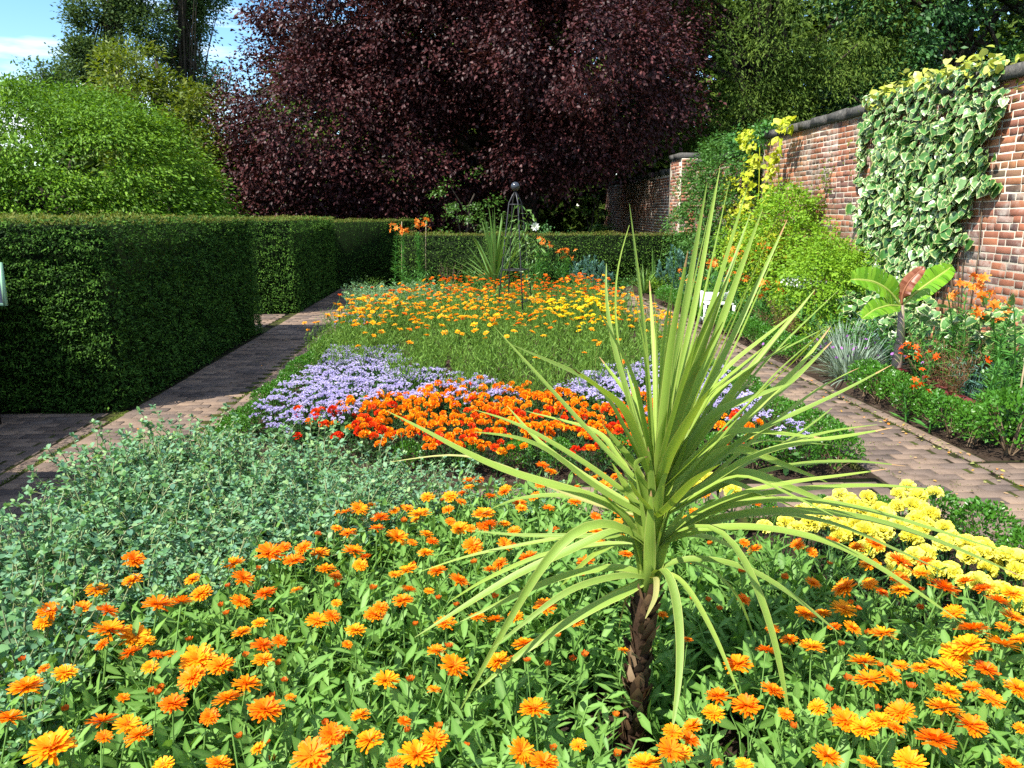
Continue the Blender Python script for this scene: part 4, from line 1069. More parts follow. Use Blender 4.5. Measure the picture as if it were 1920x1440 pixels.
for px, dy, W, red in (([(1690, 575), (1668, 545), (1640, 528), (1612, 524), (1594, 524)], -.15, .13, 0), ([(1690, 575), (1668, 572), (1640, 580), (1615, 598)], -.35, .095, 0),
                       ([(1690, 575), (1712, 552), (1742, 530), (1768, 512), (1784, 500)], .25, .115, 0), ([(1690, 572), (1692, 550), (1704, 528), (1722, 511), (1733, 500)], -.05, .062, 1)):
    P = np.array(bl(px, dy)); part('leaf', banana_leaf(P, W, rg(int(px[-1][0])), .6 if not red else 0, 'banana_red' if red else 'banana'), ban, label='rolled red brown leaf' if red else None)

# lilies: straight stems with whorled narrow leaves, flowers at the top
def lily_leafmesh(i, h):
    r = rg(430 + i); b = MB(); lean = r.normal(0, .05, 2)
    u = np.linspace(0, 1, 6); pts = np.stack([lean[0] * u ** 2, lean[1] * u ** 2, h * u - .03], -1); b.tube(pts, np.linspace(.009, .005, 6), 5, .2, 0, cap=False)
    n = int(h * 105); t = np.sort(r.uniform(.05, .97, n)); az = np.arange(n) * 2.4 + r.normal(0, .2, n); el = .35 + r.normal(0, .2, n)
    p = np.stack([np.interp(t, u, pts[:, k]) for k in range(3)], -1)
    d = np.stack([np.cos(az) * np.cos(el), np.sin(az) * np.cos(el), np.sin(el)], -1); L = .15 * (1.1 - .55 * t) * r.uniform(.8, 1.15, n)
    nn = r.normal(0, .2, (n, 3)); nn[:, 2] += 1
    b.scatter(T_LANCE, frames(d, nn, L * .15, L), p, np.clip(.3 + .5 * r.random(n), 0, 1)); return b.build('leafy_stem', M['lily_leaf']), pts[-1]
def lily_bloom(i, mat, R=.055):
    r = rg(450 + i); b = MB(); n = 6; a = np.arange(n) * PI / 3; T = T_LANCE
    d = np.stack([np.cos(a) * .9, np.sin(a) * .9, a * 0 + .35], -1); nn = np.stack([-np.cos(a) * .4, -np.sin(a) * .4, a * 0 + 1], -1)
    b.scatter(T, frames(d, nn, np.full(n, R * .62), np.full(n, R)), np.zeros((n, 3)), r.random(n)); d2 = d.copy(); d2[:, 2] = -.5
    tips = d * R * .9; b.scatter(T_DIA, frames(d2, nn, np.full(n, R * .4), np.full(n, R * .5)), tips, r.random(n))
    for k in range(4): q = r.normal(0, .3, 3) + np.array([0, 0, 1]); b.tube([(0, 0, 0), tuple(q / np.linalg.norm(q) * R * .9)], .0016, 3, .1)
    b.tube([(0, 0, 0), (.01, 0, -.05), (.03, 0, -.08)], [.006, .003, .003], 4, .9, 1, cap=False)
    return b.build('bloom', [M[mat], M['lily_leaf']])
LB = [lily_bloom(i, 'lily') for i in range(3)]; LBR = [lily_bloom(i + 5, 'lily_red', .05) for i in range(3)]
LST = {}
def lily(label, x, y, h, nb, red=False, group='lilies in bloom', spread=.16, seed=0, bloomscale=1.0, nst=1, low=.0):
    r = random.Random(seed)
    t = thing('lily', label, 'lily', (x, y, 0), group, r.uniform(0, 6))
    for s in range(nst):
        key = (round(h, 1), s % 2)
        if key not in LST: LST[key] = lily_leafmesh(len(LST), h)
        me, top = LST[key]; ox, oy = (0, 0) if nst == 1 else (r.uniform(-.12, .12), r.uniform(-.12, .12))
        part('leafy_stem', me, t, (ox, oy, 0), (r.gauss(0, .05), r.gauss(0, .05), r.uniform(0, 6)))
    for k in range(nb):
        a = r.uniform(0, 6.3); q = spread * math.sqrt(r.random())
        part('bloom', r.choice(LBR if red else LB), t, (q * math.cos(a), q * math.sin(a), h - low + r.uniform(-.06, .13)), (r.gauss(0, .7), r.gauss(0, .7), r.uniform(0, 6)), r.uniform(.75, 1.15) * bloomscale * (.55 if red else .85))
    return t
def at(px, py, Y): p = gy(px, py, Y); return p[0], p[2]
def lily_px(label, px, py, Y, nb, **k):
    x, z = at(px, py, Y); return lily(label, x, Y, max(.3, z), nb, **k)
lily_px('tall orange lily in full bloom against the bare brick right of the ivy', 1822, 545, 6.9, 15, seed=1, spread=.2, nst=2)
lily_px('orange lily with a few low blooms just right of the banana plant', 1868, 590, 6.5, 6, seed=2, nst=2)
lily_px('leafy lily stem without flowers at the right edge beside the cane', 1880, 610, 5.6, 0, seed=3, nst=1)
lily_px('tall leafy lily stem in front of the brick at the right edge', 1905, 585, 5.9, 1, seed=4, nst=2)
lily_px('dark leafy lily stem rising between the banana plant and orange lilies', 1812, 590, 6.6, 0, seed=5, nst=1)
lily_px('leafy lily stem leaning over the box ball corner', 1868, 665, 5.35, 1, seed=13, nst=2, red=True, spread=.08)
lily_px('short red orange lily with a cluster of star blooms above the heuchera', 1722, 668, 6.3, 12, red=True, seed=6, spread=.17, nst=2)
lily_px('red orange lily with three low blooms nearest the box edging', 1705, 725, 6.0, 4, red=True, seed=7, spread=.14)
lily_px('red orange lily bloom low beside the box corner ball', 1750, 745, 5.7, 2, red=True, seed=8, spread=.1)
for k, (px, py, Y, nb) in enumerate([(1300, 520, 12.4, 8), (1345, 500, 12.0, 14), (1385, 482, 12.4, 16), (1420, 470, 12.8, 16), (1440, 548, 10.6, 9), (1375, 530, 11.6, 9)]):
    lily_px(['orange lily partly behind the cordyline tips, leftmost of the border lilies', 'orange lily clump seen between the upright cordyline leaves', 'tall orange lily clump before the golden hop', 'tallest orange lily clump under the golden hop vine', 'lone orange lily in front of the lime bush', 'low orange lily clump beside the white chair'][k], px, py, Y, nb, seed=20 + k, spread=.26, nst=3, group='orange lilies in the right border')
for k, (px, py, Y, nb) in enumerate([(748, 432, 16.3, 12), (795, 424, 16.4, 16)]):
    lily_px(['left one of two tall orange lilies before the low far hedge', 'right one of two tall orange lilies before the low far hedge'][k], px, py, Y, nb, seed=30 + k, spread=.20, nst=3, group='tall lilies before the far hedge', bloomscale=1.25)
for k, (px, py, Y, nb) in enumerate([(1020, 458, 16.2, 9), (1062, 480, 16.3, 10)]):
    lily_px(['orange lily directly right of the iron obelisk', 'orange lily between the obelisk and the blue green spurge'][k], px, py, Y, nb, seed=34 + k, spread=.22, nst=4, group='orange lilies right of the obelisk', bloomscale=1.2)
# bamboo canes
b = MB(); b.tube([(0, 0, -.05), (.01, 0, .45), (.03, 0, .82)], .007, 6, .5); cm = b.build('cane', M['cane'])
for lb, px, py, Y in (('thin bamboo cane staking the lilies at the right edge', 1905, 780, 5.45), ('bare cane standing behind the left far lily', 752, 470, 16.6), ('bare cane standing behind the right far lily', 797, 470, 16.6)):
    x, z = at(px, py, Y); tag(link(bpy.data.objects.new('bamboo_cane', cm)), lb, 'cane', 'bamboo canes'); ob = COL.objects[-1]; ob.location = (x, Y, 0); ob.scale = (1, 1, 1 if Y < 8 else 1.75)

# silver, bronze and red plants of the border
r = rg(460)
b = blades(r, 420, .42, .011, .75, .62, .22); n = 40
P = np.stack([r.normal(0, .26, n), r.normal(0, .26, n), r.uniform(.2, .42, n)], -1); b.scatter(T_OVAL, frames(rvec(n, r), rvec(n, r), np.full(n, .025), np.full(n, .035)), P, r.random(n), 1)
one('silver_pink', 'spreading grey leaved clump with small purple flowers spilling onto the path', 'border plant', (3.80, 7.65, 0), b, ['grey_leaf', 'purple_petal'])
b = blades(rg(461), 300, .48, .012, .7, .6, .2); one('silver_pink', 'second grey leaved clump, behind the one spilling onto the path', 'border plant', (4.1, 8.5, 0), b, ['grey_leaf'])
def fennel(seed, R, h):
    r = rg(seed); b = leafy_stems(r, 34, h, R, 34, .06, .085, T_DIA, .002, .15, .5, lo=.15, jitter=.6)
    return b
one('bronze_fennel', 'airy brown feathery clump below the banana plant', 'border plant', (3.98, 6.35, 0), fennel(470, .34, .66), ['bronze'])
one('bronze_fennel', 'airy brown feathery clump farther along, just past the white chair', 'border plant', (3.9, 9.7, 0), fennel(471, .44, .62), ['bronze'])
HEU = []
for i in range(3):
    r = rg(480 + i); n = 60; a = r.uniform(0, 6.3, n); q = np.sqrt(r.random(n)) * .16
    P = np.stack([np.cos(a) * q, np.sin(a) * q, .16 - q * .5 + r.normal(0, .015, n)], -1); d = np.stack([np.cos(a), np.sin(a), a * 0 - .1], -1) + rvec(n, r) * .3
    bb_ = MB(); L = r.uniform(.05, .09, n); bb_.scatter(T_HEART, frames(d, rvec(n, r) * .3 + np.array([0, 0, 1]), L, L), P - d * .03, r.random(n)); HEU.append(fol(bb_, ['heuchera']))
for k, (x, y) in enumerate([(3.86, 5.55), (3.93, 5.9), (3.86, 6.25), (3.9, 6.65), (3.85, 7.0), (4.1, 5.7), (4.15, 6.9), (4.0, 7.2), (4.02, 9.0), (3.9, 10.1)]):
    t = thing('heuchera', '%s dark red leaved heuchera from the corner, behind the box edging' % ORD[k], 'heuchera', (x, y, 0), 'dark red heucheras in the right border', k, 0.9 + .15 * (k % 3)); part('foliage', HEU[k % 3], t, kind='stuff')
# mixed green border plants that fill the bed
for k, (x, y, h, R, mt, T, L, W, lb) in enumerate([
        (4.55, 6.2, .55, .30, 'mixed', T_LANCE, .16, .32, 'broad leaved green plant behind the red lilies'),
        (4.3, 5.5, .45, .28, 'lily_leaf', T_LANCE, .14, .2, 'narrow leaved green clump behind the corner box ball'),
        (4.75, 5.6, .75, .32, 'mixed', T_OVAL, .08, .6, 'bushy green plant at the wall foot near the right edge'),
        (4.9, 6.9, .5, .30, 'mixed', T_OVAL, .09, .6, 'green leafy plant under the tall orange lily'),
        (4.35, 7.9, .55, .30, 'mixed', T_OVAL, .06, .6, 'soft green plant left of the banana stem'),
        (4.6, 8.6, .62, .32, 'euphorbia', T_LANCE, .10, .16, 'blue green spiky spurge left of the banana leaves'),
        (4.2, 9.2, .5, .3, 'mixed', T_LANCE, .13, .22, 'strappy green plant behind the bronze fennel'),
        (4.2, 10.6, .55, .34, 'mixed', T_OVAL, .06, .6, 'leafy green plant directly behind the white chair'),
        (4.0, 11.8, .5, .34, 'lime_bush', T_OVAL, .06, .6, 'bright green leafy plant beyond the white chair'),
        (4.2, 12.9, .55, .36, 'mixed', T_OVAL, .07, .55, 'green leafy plant below the border lilies'),
        (4.0, 13.8, .5, .36, 'lime_bush', T_OVAL, .07, .55, 'yellow green low plant near the far corner of the right path'),
        (4.5, 14.9, .6, .4, 'mixed', T_LANCE, .14, .2, 'green plant at the foot of the dark climber')]):
    b = leafy_stems(rg(490 + k), 18, h, R, 12, L, W, T, .004, .15, .4, lo=.1, jitter=.5, tiptuft=2)
    one('border_plant', lb, 'border plant', (x, y, 0), b, [mt])
fill = [(3.95, 5.35), (4.25, 5.95), (4.7, 5.1), (5.0, 6.3), (4.3, 6.5), (4.6, 7.1), (4.95, 5.6), (4.35, 7.35), (4.75, 7.8), (4.15, 8.2), (4.55, 9.3), (4.3, 9.8), (3.95, 8.9), (4.0, 10.4), (4.0, 11.2), (3.9, 12.3), (4.5, 12.6), (4.4, 13.5), (3.9, 14.4), (4.6, 14.2)]
FILLK = [('mixed', T_LANCE, .11, .24), ('lily_leaf', T_LANCE, .12, .16), ('mixed', T_OVAL, .055, .6), ('lime_bush', T_OVAL, .05, .6), ('euphorbia', T_LANCE, .08, .16)]
FLB = ['green leafy filler plant of the right border', 'narrow leaved green filler plant of the right border', 'small leaved bushy plant of the right border', 'bright yellow green plant of the right border', 'blue green spiky plant of the right border']
FLM = [fol(leafy_stems(rg(560 + k), 20, .52, .26, 13, q[2], q[3], q[1], .004, .15, .4, lo=.1, jitter=.5, tiptuft=2), [q[0]]) for k, q in enumerate(FILLK)]
for k, (x, y) in enumerate(fill):
    q = (k * 7 + k // 3) % 5
    nb_ = 'between the box edging and the wall, ' + ('near its near corner' if y < 6 else 'around the banana plant' if y < 8 else 'before the lime bush' if y < 10.6 else 'past the white chair')
    t = thing('border_plant', FLB[q] + ', ' + nb_.split(', ')[1], 'border plant', (x, y, 0), 'filler plants of the right border', k * 1.3, .85 + .12 * (k % 4)); part('foliage', FLM[q], t, kind='stuff')
b = leafy_stems(rg(510), 10, .75, .16, 12, .08, .35, T_LANCE, .004, .05, .4); r = rg(511); n = 120
P = np.stack([r.normal(0, .13, n), r.normal(0, .13, n), .74 + r.normal(0, .05, n)], -1); b.scatter(T_OVAL, frames(rvec(n, r), rvec(n, r), np.full(n, .03), np.full(n, .03)), P, r.random(n), 1)
one('white_phlox', 'white flowered plant among the greenery right of the chair', 'border plant', (4.2, 10.0, 0), b, ['mixed', 'white_petal'])

# small white garden chair in the border
gx_, gz_ = at(1346, 550, 11.6)
wb = thing('garden_chair', 'small white painted wooden chair half hidden by the upright cordyline leaves', 'chair', (gx_, 11.6, 0), None, -.12)
def bx(a, c, name, **k):
    b = MB(); b.box(a, c, skew=.002); part(name, b.build(name, M['white']), wb, **k)
for yv in (-.20, -.115, -.03, .055): bx((-.20, yv, .30), (.20, yv + .075, .325), 'seat_slat')
for xv in (-.225, .185):
    bx((xv, -.21, 0), (xv + .04, -.17, .298), 'leg'); bx((xv, .142, 0), (xv + .04, .182, gz_ + .02), 'leg'); bx((xv + .006, -.168, .06), (xv + .034, .14, .10), 'stretcher')
bx((-.184, -.20, .05), (.184, -.175, .10), 'stretcher'); bx((-.184, .15, gz_ - .10), (.184, .172, gz_), 'back_rail'); bx((-.184, .15, .33), (.184, .172, .37), 'back_rail')
# sign in the alcove at the left edge
sx = gy(7, 530, 6.15)[0]
sg = thing('garden_sign', 'lavender information panel in a pale green frame at the left edge', 'sign', (sx - .22, 6.15, 0))
zt = gy(7, 492, 6.15)[2]; zb = gy(7, 573, 6.15)[2]
b = MB(); b.box((-.20, -.012, zb + .02), (.205, .0, zt - .02)); part('panel', b.build('panel', M['sign_face']), sg)
b = MB(); b.box((.207, -.02, zb), (.225, .012, zt)); b.box((-.22, -.02, zb), (-.202, .012, zt)); b.box((-.2015, -.02, zt - .018), (.2065, .012, zt)); b.box((-.2015, -.02, zb), (.2065, .012, zb + .018)); part('frame', b.build('frame', M['sign_frame']), sg)
b = MB(); u = np.linspace(0, 1, 12); b.tube(np.stack([.19 - .16 * u ** 2, u * 0 - .013, zt - .03 - (zt - zb - .08) * u], -1), .004, 4); part('printed_curve', b.build('printed_curve', M['white']), sg)
b = MB(); b.box((-.03, .015, -.1), (.03, .06, zt - .05)); part('post', b.build('post', M['bark']), sg)
# ------------------------------------------------------------------ far border and middle bed
r = rg(520)
def spiky_palm(seed, n, L, W, z):
    return blades(rg(seed), n, L, W, .75, .78, .02, seg=5, origin=(0, 0, z))
x, _ = at(928, 500, 13.6)
c2 = thing('cordyline', 'second spiky green cordyline at the far end of the middle bed', 'cordyline', (x, 13.6, 0), 'spiky cordylines')
b = MB(); b.tube([(0, 0, -.05), (.01, 0, .3), (0, 0, .55)], [.045, .04, .035], 8); part('trunk', b.build('trunk', M['husk_core'], True), c2)
r = rg(521); zt2 = .52
for k in range(84):
    b = blades(r, 1, 1.2, .036, .66 if k > 24 else .25, .84, .015, seg=6, origin=(0, 0, zt2 - .2 * (k / 84)))
    part('leaf', b.build('leaf', M['strap']), c2)
b = blades(rg(522), 90, .75, .022, .85, .5, .06); x, _ = at(1215, 520, 15.9); one('day_lily', 'arching strap leaved clump before the far hedge, left of the right spurge', 'strap plant', (x, 16.2, 0), b, ['strap'])
b = blades(rg(523), 7, 1.1, .03, .06, .97, .06); one('flag_iris', 'few stiff upright sword leaves before the far hedge at right', 'iris', (x + .22, 16.4, 0), b, ['strap'])
def spurge(seed, R, h):
    r = rg(seed); b = MB(); n = 46
    for i in range(n):
        a = r.uniform(0, 6.3); q = R * math.sqrt(r.random()); top = np.array([q * math.cos(a), q * math.sin(a), h * (1.0 - .55 * (q / R) ** 2) * r.uniform(.85, 1.05)])
        b.tube([top * (.2, .2, 0), top * (.8, .8, .6), top], [.006, .005, .004], 3, .3, cap=False)
        m = 34; t = r.random(m) ** .6; p = top - np.array([0, 0, .16]) * (1 - t)[:, None]; az = r.uniform(0, 6.3, m); el = .2 + .9 * t + r.normal(0, .15, m)
        d = np.stack([np.cos(az) * np.cos(el), np.sin(az) * np.cos(el), np.sin(el)], -1); L = r.uniform(.05, .085, m)
        b.scatter(T_DIA, frames(d, rvec(m, r) * .3 + np.array([0, 0, 1]), L * .2, L), p, np.clip(t * .6 + r.random(m) * .4, 0, 1))
    return b
x, _ = at(1112, 500, 15.9); one('spurge', 'mound of blue green spurge in front of the low far hedge', 'spurge', (x, 16.3, 0), spurge(530, .55, .75), ['euphorbia'], 'blue green spurges')
x, _ = at(1272, 500, 15.9); one('spurge', 'blue green spurge beneath the sunlit brick pier', 'spurge', (x, 15.9, 0), spurge(531, .5, .98), ['euphorbia'], 'blue green spurges')
for k, (px, Y, h, R, mt, T, L, W, lb) in enumerate([(690, 16.6, .35, .4, 'under', T_OVAL, .06, .6, 'low shaded green plant at the foot of the far hedge at left'), (775, 16.2, .55, .35, 'lily_leaf', T_LANCE, .12, .18, 'leafy green base of the tall far lilies'), (840, 16.8, .6, .4, 'dry', T_DIA, .05, .1, 'dry twiggy brown stems between the far lilies and cordyline'),
        (1000, 16.4, .7, .5, 'lily_leaf', T_LANCE, .13, .15, 'narrow leaved green plant behind the obelisk'), (1060, 16.5, .6, .45, 'lily_leaf', T_LANCE, .13, .15, 'narrow leaved clump under the lilies by the spurge'), (1160, 15.9, .4, .4, 'mixed', T_OVAL, .06, .5, 'low green plant between spurge and strap leaves'),
        (1235, 16.0, .4, .35, 'lime_bush', T_OVAL, .06, .5, 'low bright green plant before the strap leaved clump'), (900, 16.6, .5, .4, 'mixed', T_LANCE, .12, .15, 'dim green plant behind the far cordyline')]):
    x, _ = at(px, 500, Y); one('border_plant', lb, 'border plant', (x, Y, 0), leafy_stems(rg(540 + k), 22, h, R, 12, L, W, T, .004, .1, .4, jitter=.5), [mt])

# iron obelisk with a ball
OX, OY = at(966, 500, 11.4)[0], 11.4
ob = thing('plant_obelisk', 'thin black iron obelisk topped by a dark ball, in the middle bed', 'obelisk', (OX, OY, 0))
b = MB(); ang = [math.radians(a) for a in (20, 110, 200, 290)]
def oc(a, z): q = .30 - .215 * z / 1.83; return (q * math.cos(a), q * math.sin(a), z)
for a in ang:
    b = MB(); b.tube([oc(a, -.05), oc(a, .9), oc(a, 1.74), (oc(a, 1.74)[0] * .5, oc(a, 1.74)[1] * .5, 1.83), (0, 0, 1.905)], .0095, 6); part('leg', b.build('leg', M['iron'], True), ob)
for z in (.38, .82, 1.72):
    for i in range(4):
        b = MB(); b.tube([oc(ang[i], z), oc(ang[(i + 1) % 4], z)], .0075, 5); part('crossbar', b.build('crossbar', M['iron'], True), ob)
bpy.ops.mesh.primitive_uv_sphere_add(segments=24, ring_count=14, radius=.062, location=(0, 0, 0))
q = bpy.context.object; q.name = 'ball_finial'; q.data.materials.append(M['ball']); q.parent = ob; q.location = (0, 0, 1.965)
q.data.polygons.foreach_set('use_smooth', np.ones(len(q.data.polygons), bool))
r = rg(550); b = MB()
for k in range(6):
    a = r.uniform(0, 6.3); z = np.linspace(0, r.uniform(1.3, 1.75), 9); q_ = .26 - .16 * z / 1.8
    pts = np.stack([q_ * np.cos(a + z * 1.5), q_ * np.sin(a + z * 1.5), z], -1); b.tube(pts, .004, 3, .3, cap=False)
    n = 26; t = r.random(n); p = np.stack([np.interp(t * z[-1], z, pts[:, j]) for j in range(3)], -1) + r.normal(0, .05, (n, 3)); p[:, 0] += .10 * t
    d = rvec(n, r); d[:, 2] -= .4; L = r.uniform(.06, .11, n); b.scatter(T_LANCE, frames(d, rvec(n, r), L * .3, L), p, r.random(n))
for (q0, q1) in (((.08, 0, 1.6), (.34, -.05, 1.42)), ((.08, 0, 1.5), (.42, .05, 1.2)), ((.1, 0, 1.3), (.40, -.1, 1.02))):
    q0, q1 = np.array(q0), np.array(q1); pts = [q0, (q0 + q1) / 2 + (0, 0, .08), q1]; b.tube(pts, .004, 3, .3, cap=False); n = 16
    p = q0 + (q1 - q0) * r.random(n)[:, None] + r.normal(0, .04, (n, 3)); d = rvec(n, r); d[:, 2] -= .5; L = r.uniform(.07, .12, n); b.scatter(T_LANCE, frames(d, rvec(n, r), L * .3, L), p, r.random(n))
n = 16; b.scatter(T_OVAL, frames(np.stack([np.cos(np.arange(n) * .7), np.full(n, -.5), np.sin(np.arange(n) * .7)], -1), np.tile((0., -1, .2), (n, 1)), np.full(n, .03), np.full(n, .07)), np.tile((.27, -.10, 1.42), (n, 1)), r.random(n), 1)
one('passion_vine', 'thin climbing vine with one white flower on the iron obelisk', 'climber', (OX, OY, 0), b, ['strap', 'white_petal'])

def countword(n, noun): return ('without open ' + noun + 's') if n == 0 else 'with ' + WORD[min(n, 12)] + ' ' + noun + ('s' if n > 1 else '')

# middle bed: tall airy amber calendulas
PR = random.Random(77)
Z_MID = [(590, 610), (640, 575), (700, 560), (860, 520), (1090, 515), (1150, 545), (1290, 620), (1350, 690), (1240, 665), (1110, 680), (1030, 712), (960, 722), (850, 700), (760, 690), (730, 655), (640, 650), (600, 640)]
spots = zone([Z_MID], .42, .30, -1.6, 2.35, 6.2, 14.5, 3)
def side_of(px, a, b_, l, m, rr_): return l if px < a else (m if px < b_ else rr_)
flowtot = 0
for i, (x, y) in enumerate(spots):
    px, py = proj((x, y, .45)); far = y > 11.3
    low = y < 8.6
    nf = PR.choice([0, 0, 0, 1, 1]) if low and y < 7.8 else PR.choice([1, 2, 3]) if low else PR.choice([3, 4, 4, 5]) if not far else PR.choice([3, 4, 4])
    yel = (1035 < px < 1140 and 560 < py < 605)
    if yel: nf = 6
    kind = 'yellow' if yel else ('deep orange' if far else 'amber')
    w1 = side_of(px, 880, 1060, 'left of the obelisk', 'around the obelisk', 'right of the obelisk')
    w0 = 'behind the ageratum' if low else ('far end' if far else 'mid bed')
    t = thing('tall_marigold', 'tall %s marigold %s, %s, %s' % (kind, countword(nf, 'bloom'), w0, w1), 'pot marigold', (x, y, 0), 'tall pot marigolds in the middle bed', PR.uniform(0, 6), PR.uniform(.85, 1.1))
    part('foliage', PR.choice(MIDFOL), t, kind='stuff')
    for k in range(nf):
        a = PR.uniform(0, 6.3); q = .16 * math.sqrt(PR.random()); s = PR.uniform(.028, .042) * (1.15 if yel else 1)
        part('flower', PR.choice(CALY if yel else CALF if (far and PR.random() < .8) or PR.random() < .12 else CALM), t, (q * math.cos(a), q * math.sin(a), PR.uniform(.42, .56)), (PR.gauss(.05, .22), PR.gauss(-.05, .22), PR.uniform(0, 6)), s)
# honeywort and ageratum at the far left of the middle bed
Z_CF = [(655, 535), (690, 512), (760, 520), (860, 530), (870, 555), (760, 562), (690, 575), (655, 560)]
for i, (x, y) in enumerate(zone([Z_CF], .40, .42, -2.0, 1.0, 11, 14.6, 5)):
    t = thing('honeywort', 'blue green honeywort at the far left corner of the middle bed', 'honeywort', (x, y, 0), 'honeywort at the far left corner of the middle bed', PR.uniform(0, 6), PR.uniform(.9, 1.15)); part('foliage', PR.choice(CERFOL), t, kind='stuff')
Z_CG = [(1150, 520), (1120, 510), (1080, 540), (1140, 560), (1190, 550)]
for i, (x, y) in enumerate(zone([Z_CG], .30, .45, 0.5, 2.4, 12.5, 14.7, 6)):
    t = thing('honeywort', 'blue green honeywort at the far right corner of the middle bed', 'honeywort', (x, y, 0), 'honeywort at the far right corner of the middle bed', PR.uniform(0, 6), .85); part('foliage', PR.choice(CERFOL), t, kind='stuff')
def ageratum(x, y, label, group, nh, sc=1.0):
    t = thing('ageratum', label, 'ageratum', (x, y, 0), group, PR.uniform(0, 6), sc)
    part('foliage', PR.choice(AGFOL), t, kind='stuff')
    X, Y = scatter_dist(nh, .125, PR)
    for k in range(nh):
        if PR.random() < .12: continue
        q = math.hypot(X[k], Y[k]); part('flower_head', PR.choice(AGH), t, (X[k], Y[k], PR.choice([.205, .23, .25]) - q * q * 2.4 + PR.uniform(-.02, .035)), (-Y[k] * 2, X[k] * 2, PR.uniform(0, 6)), PR.uniform(.9, 1.25))
Z_AG = [(480, 795), (510, 735), (590, 690), (635, 650), (725, 648), (765, 690), (850, 695), (965, 722), (960, 738), (860, 742), (760, 742), (690, 752), (640, 768), (560, 778), (530, 800)]
Z_AGR = [(1040, 722), (1075, 708), (1130, 690), (1180, 678), (1250, 670), (1350, 690), (1390, 725), (1340, 790), (1260, 775), (1160, 752), (1080, 742)]
Z_AG2 = [(1430, 835), (1460, 795), (1500, 790), (1530, 825), (1480, 845)]; Z_AG3 = [(1330, 740), (1400, 735), (1470, 775), (1440, 800), (1370, 780)]
Z_AGF = [(640, 610), (645, 580), (690, 575), (730, 592), (700, 610)]
for z_, tx, grp in ((Z_AG, 'left', 'lavender ageratum in the left drift'), (Z_AGR, 'right', 'lavender ageratum in the right drift'), (Z_AG3, 'r2', 'ageratum by the right path'), (Z_AG2, 'corner', 'ageratum at the bed corner'), (Z_AGF, 'far', 'ageratum far left')):
    for i, (x, y) in enumerate(zone([z_], .24, .225 if tx != 'far' else .3, -1.75, 2.4, 4.9, 11.8, 8)):
        px, py = proj((x, y, .2))
        if tx == 'left': lb = 'lavender ageratum mound in the left drift, %s' % ('against the box edging' if px < 560 else 'tallest part before the amber marigolds' if py < 690 else 'beside the red marigolds' if py > 755 else 'thin end near the bed centre' if px > 830 else 'in the middle of the drift')
        elif tx == 'right': lb = 'lavender ageratum mound behind the big cordyline, %s' % ('left of its upright leaves' if px < 1190 else 'right of its upright leaves' if px > 1330 else 'seen between its upright leaves')
        elif tx == 'r2': lb = 'lavender ageratum beside the right path behind the arching cordyline leaves'
        elif tx == 'corner': lb = 'lavender ageratum cluster at the middle bed corner by the box edging'
        else: lb = 'lavender ageratum far away at the left edge of the amber marigolds'
        ageratum(x, y, lb, grp, 11 if tx != 'far' else 7)
# french marigolds
Z_FM = [(545, 800), (580, 770), (690, 742), (790, 728), (900, 724), (1000, 730), (1080, 745), (1180, 752), (1260, 772), (1275, 850), (1190, 868), (1070, 862), (900, 845), (800, 842), (690, 820), (590, 818)]
Z_FMR = [(1320, 800), (1390, 790), (1440, 800), (1420, 850), (1330, 860)]
for i, (x, y) in enumerate(zone([Z_FM, Z_FMR], .2, .205, -1.6, 2.3, 4.75, 7.2, 12)):
    px, py = proj((x, y, .2))
    nf = PR.choice([5, 6, 7, 8]); pr = .02 if py < 775 else .28
    if py > 832: pr = .7; nf = PR.choice([1, 2, 3])
    if px < 650 or px > 1320: pr = .75; nf = PR.choice([2, 3, 4])
    nred = sum(PR.random() < pr for _ in range(nf))
    col = 'red' if nred > nf * .6 else ('red and orange' if nred else 'orange')
    where = ('left end by the ageratum' if px < 680 else 'far side before the ageratum' if py < 755 else 'near side by the honeywort' if py > 815 and px < 900 else 'behind the big cordyline' if px > 1050 and px < 1320 else 'right of the cordyline' if px > 1320 else 'middle of the band')
    t = thing('french_marigold', 'french marigold with %s %s flowers, %s' % (WORD[nf], col, where) if nf > 1 else 'french marigold with one %s flower, %s' % (col, where), 'marigold', (x, y, 0), 'french marigolds in the middle bed', PR.uniform(0, 6), PR.uniform(.9, 1.1))
    part('foliage', PR.choice(TAGFOL), t, kind='stuff')
    X, Y = scatter_dist(nf, .13, PR)
    for k in range(nf):
        part('flower', PR.choice(FMR if k < nred else FMO), t, (X[k], Y[k], PR.uniform(.17, .26)), (PR.gauss(.1, .25), PR.gauss(-.1, .25), PR.uniform(0, 6)), PR.uniform(.023, .034))

# ------------------------------------------------------------------ front bed
CX, CY = 0.46, 2.12
# the honeywort drift
Z_CE = [(-90, 1030), (0, 960), (60, 870), (150, 820), (250, 770), (400, 785), (520, 800), (640, 815), (760, 822), (900, 838), (1000, 872), (1010, 905), (830, 905), (650, 945), (480, 1020), (330, 1075), (180, 1090), (60, 1150), (20, 1260), (-100, 1330)]
for i, (x, y) in enumerate(zone([Z_CE], .40, .20, -1.95, .8, 1.7, 4.7, 15)):
    if 3.9 < y < 4.62 and x > -.2: continue
    px, py = proj((x, y, .4)); edge = x < -1.55
    tall = .74 + .36 * PR.random() - (.22 if px > 700 else 0) + (.10 if edge else 0)
    where = ('leaning over the left brick path' if edge else 'thinning out beside the red marigolds' if px > 700 else 'against the orange pot marigolds' if py > 1000 or (py > 930 and px > 450) else 'far side of the drift' if py < 850 else 'in the middle of the drift')
    t = thing('honeywort', 'blue green honeywort in the front bed, %s' % where, 'honeywort', (x, y, 0), 'honeywort drift in the front bed', PR.uniform(0, 6), tall); part('foliage', PR.choice(CERFOL), t, kind='stuff')
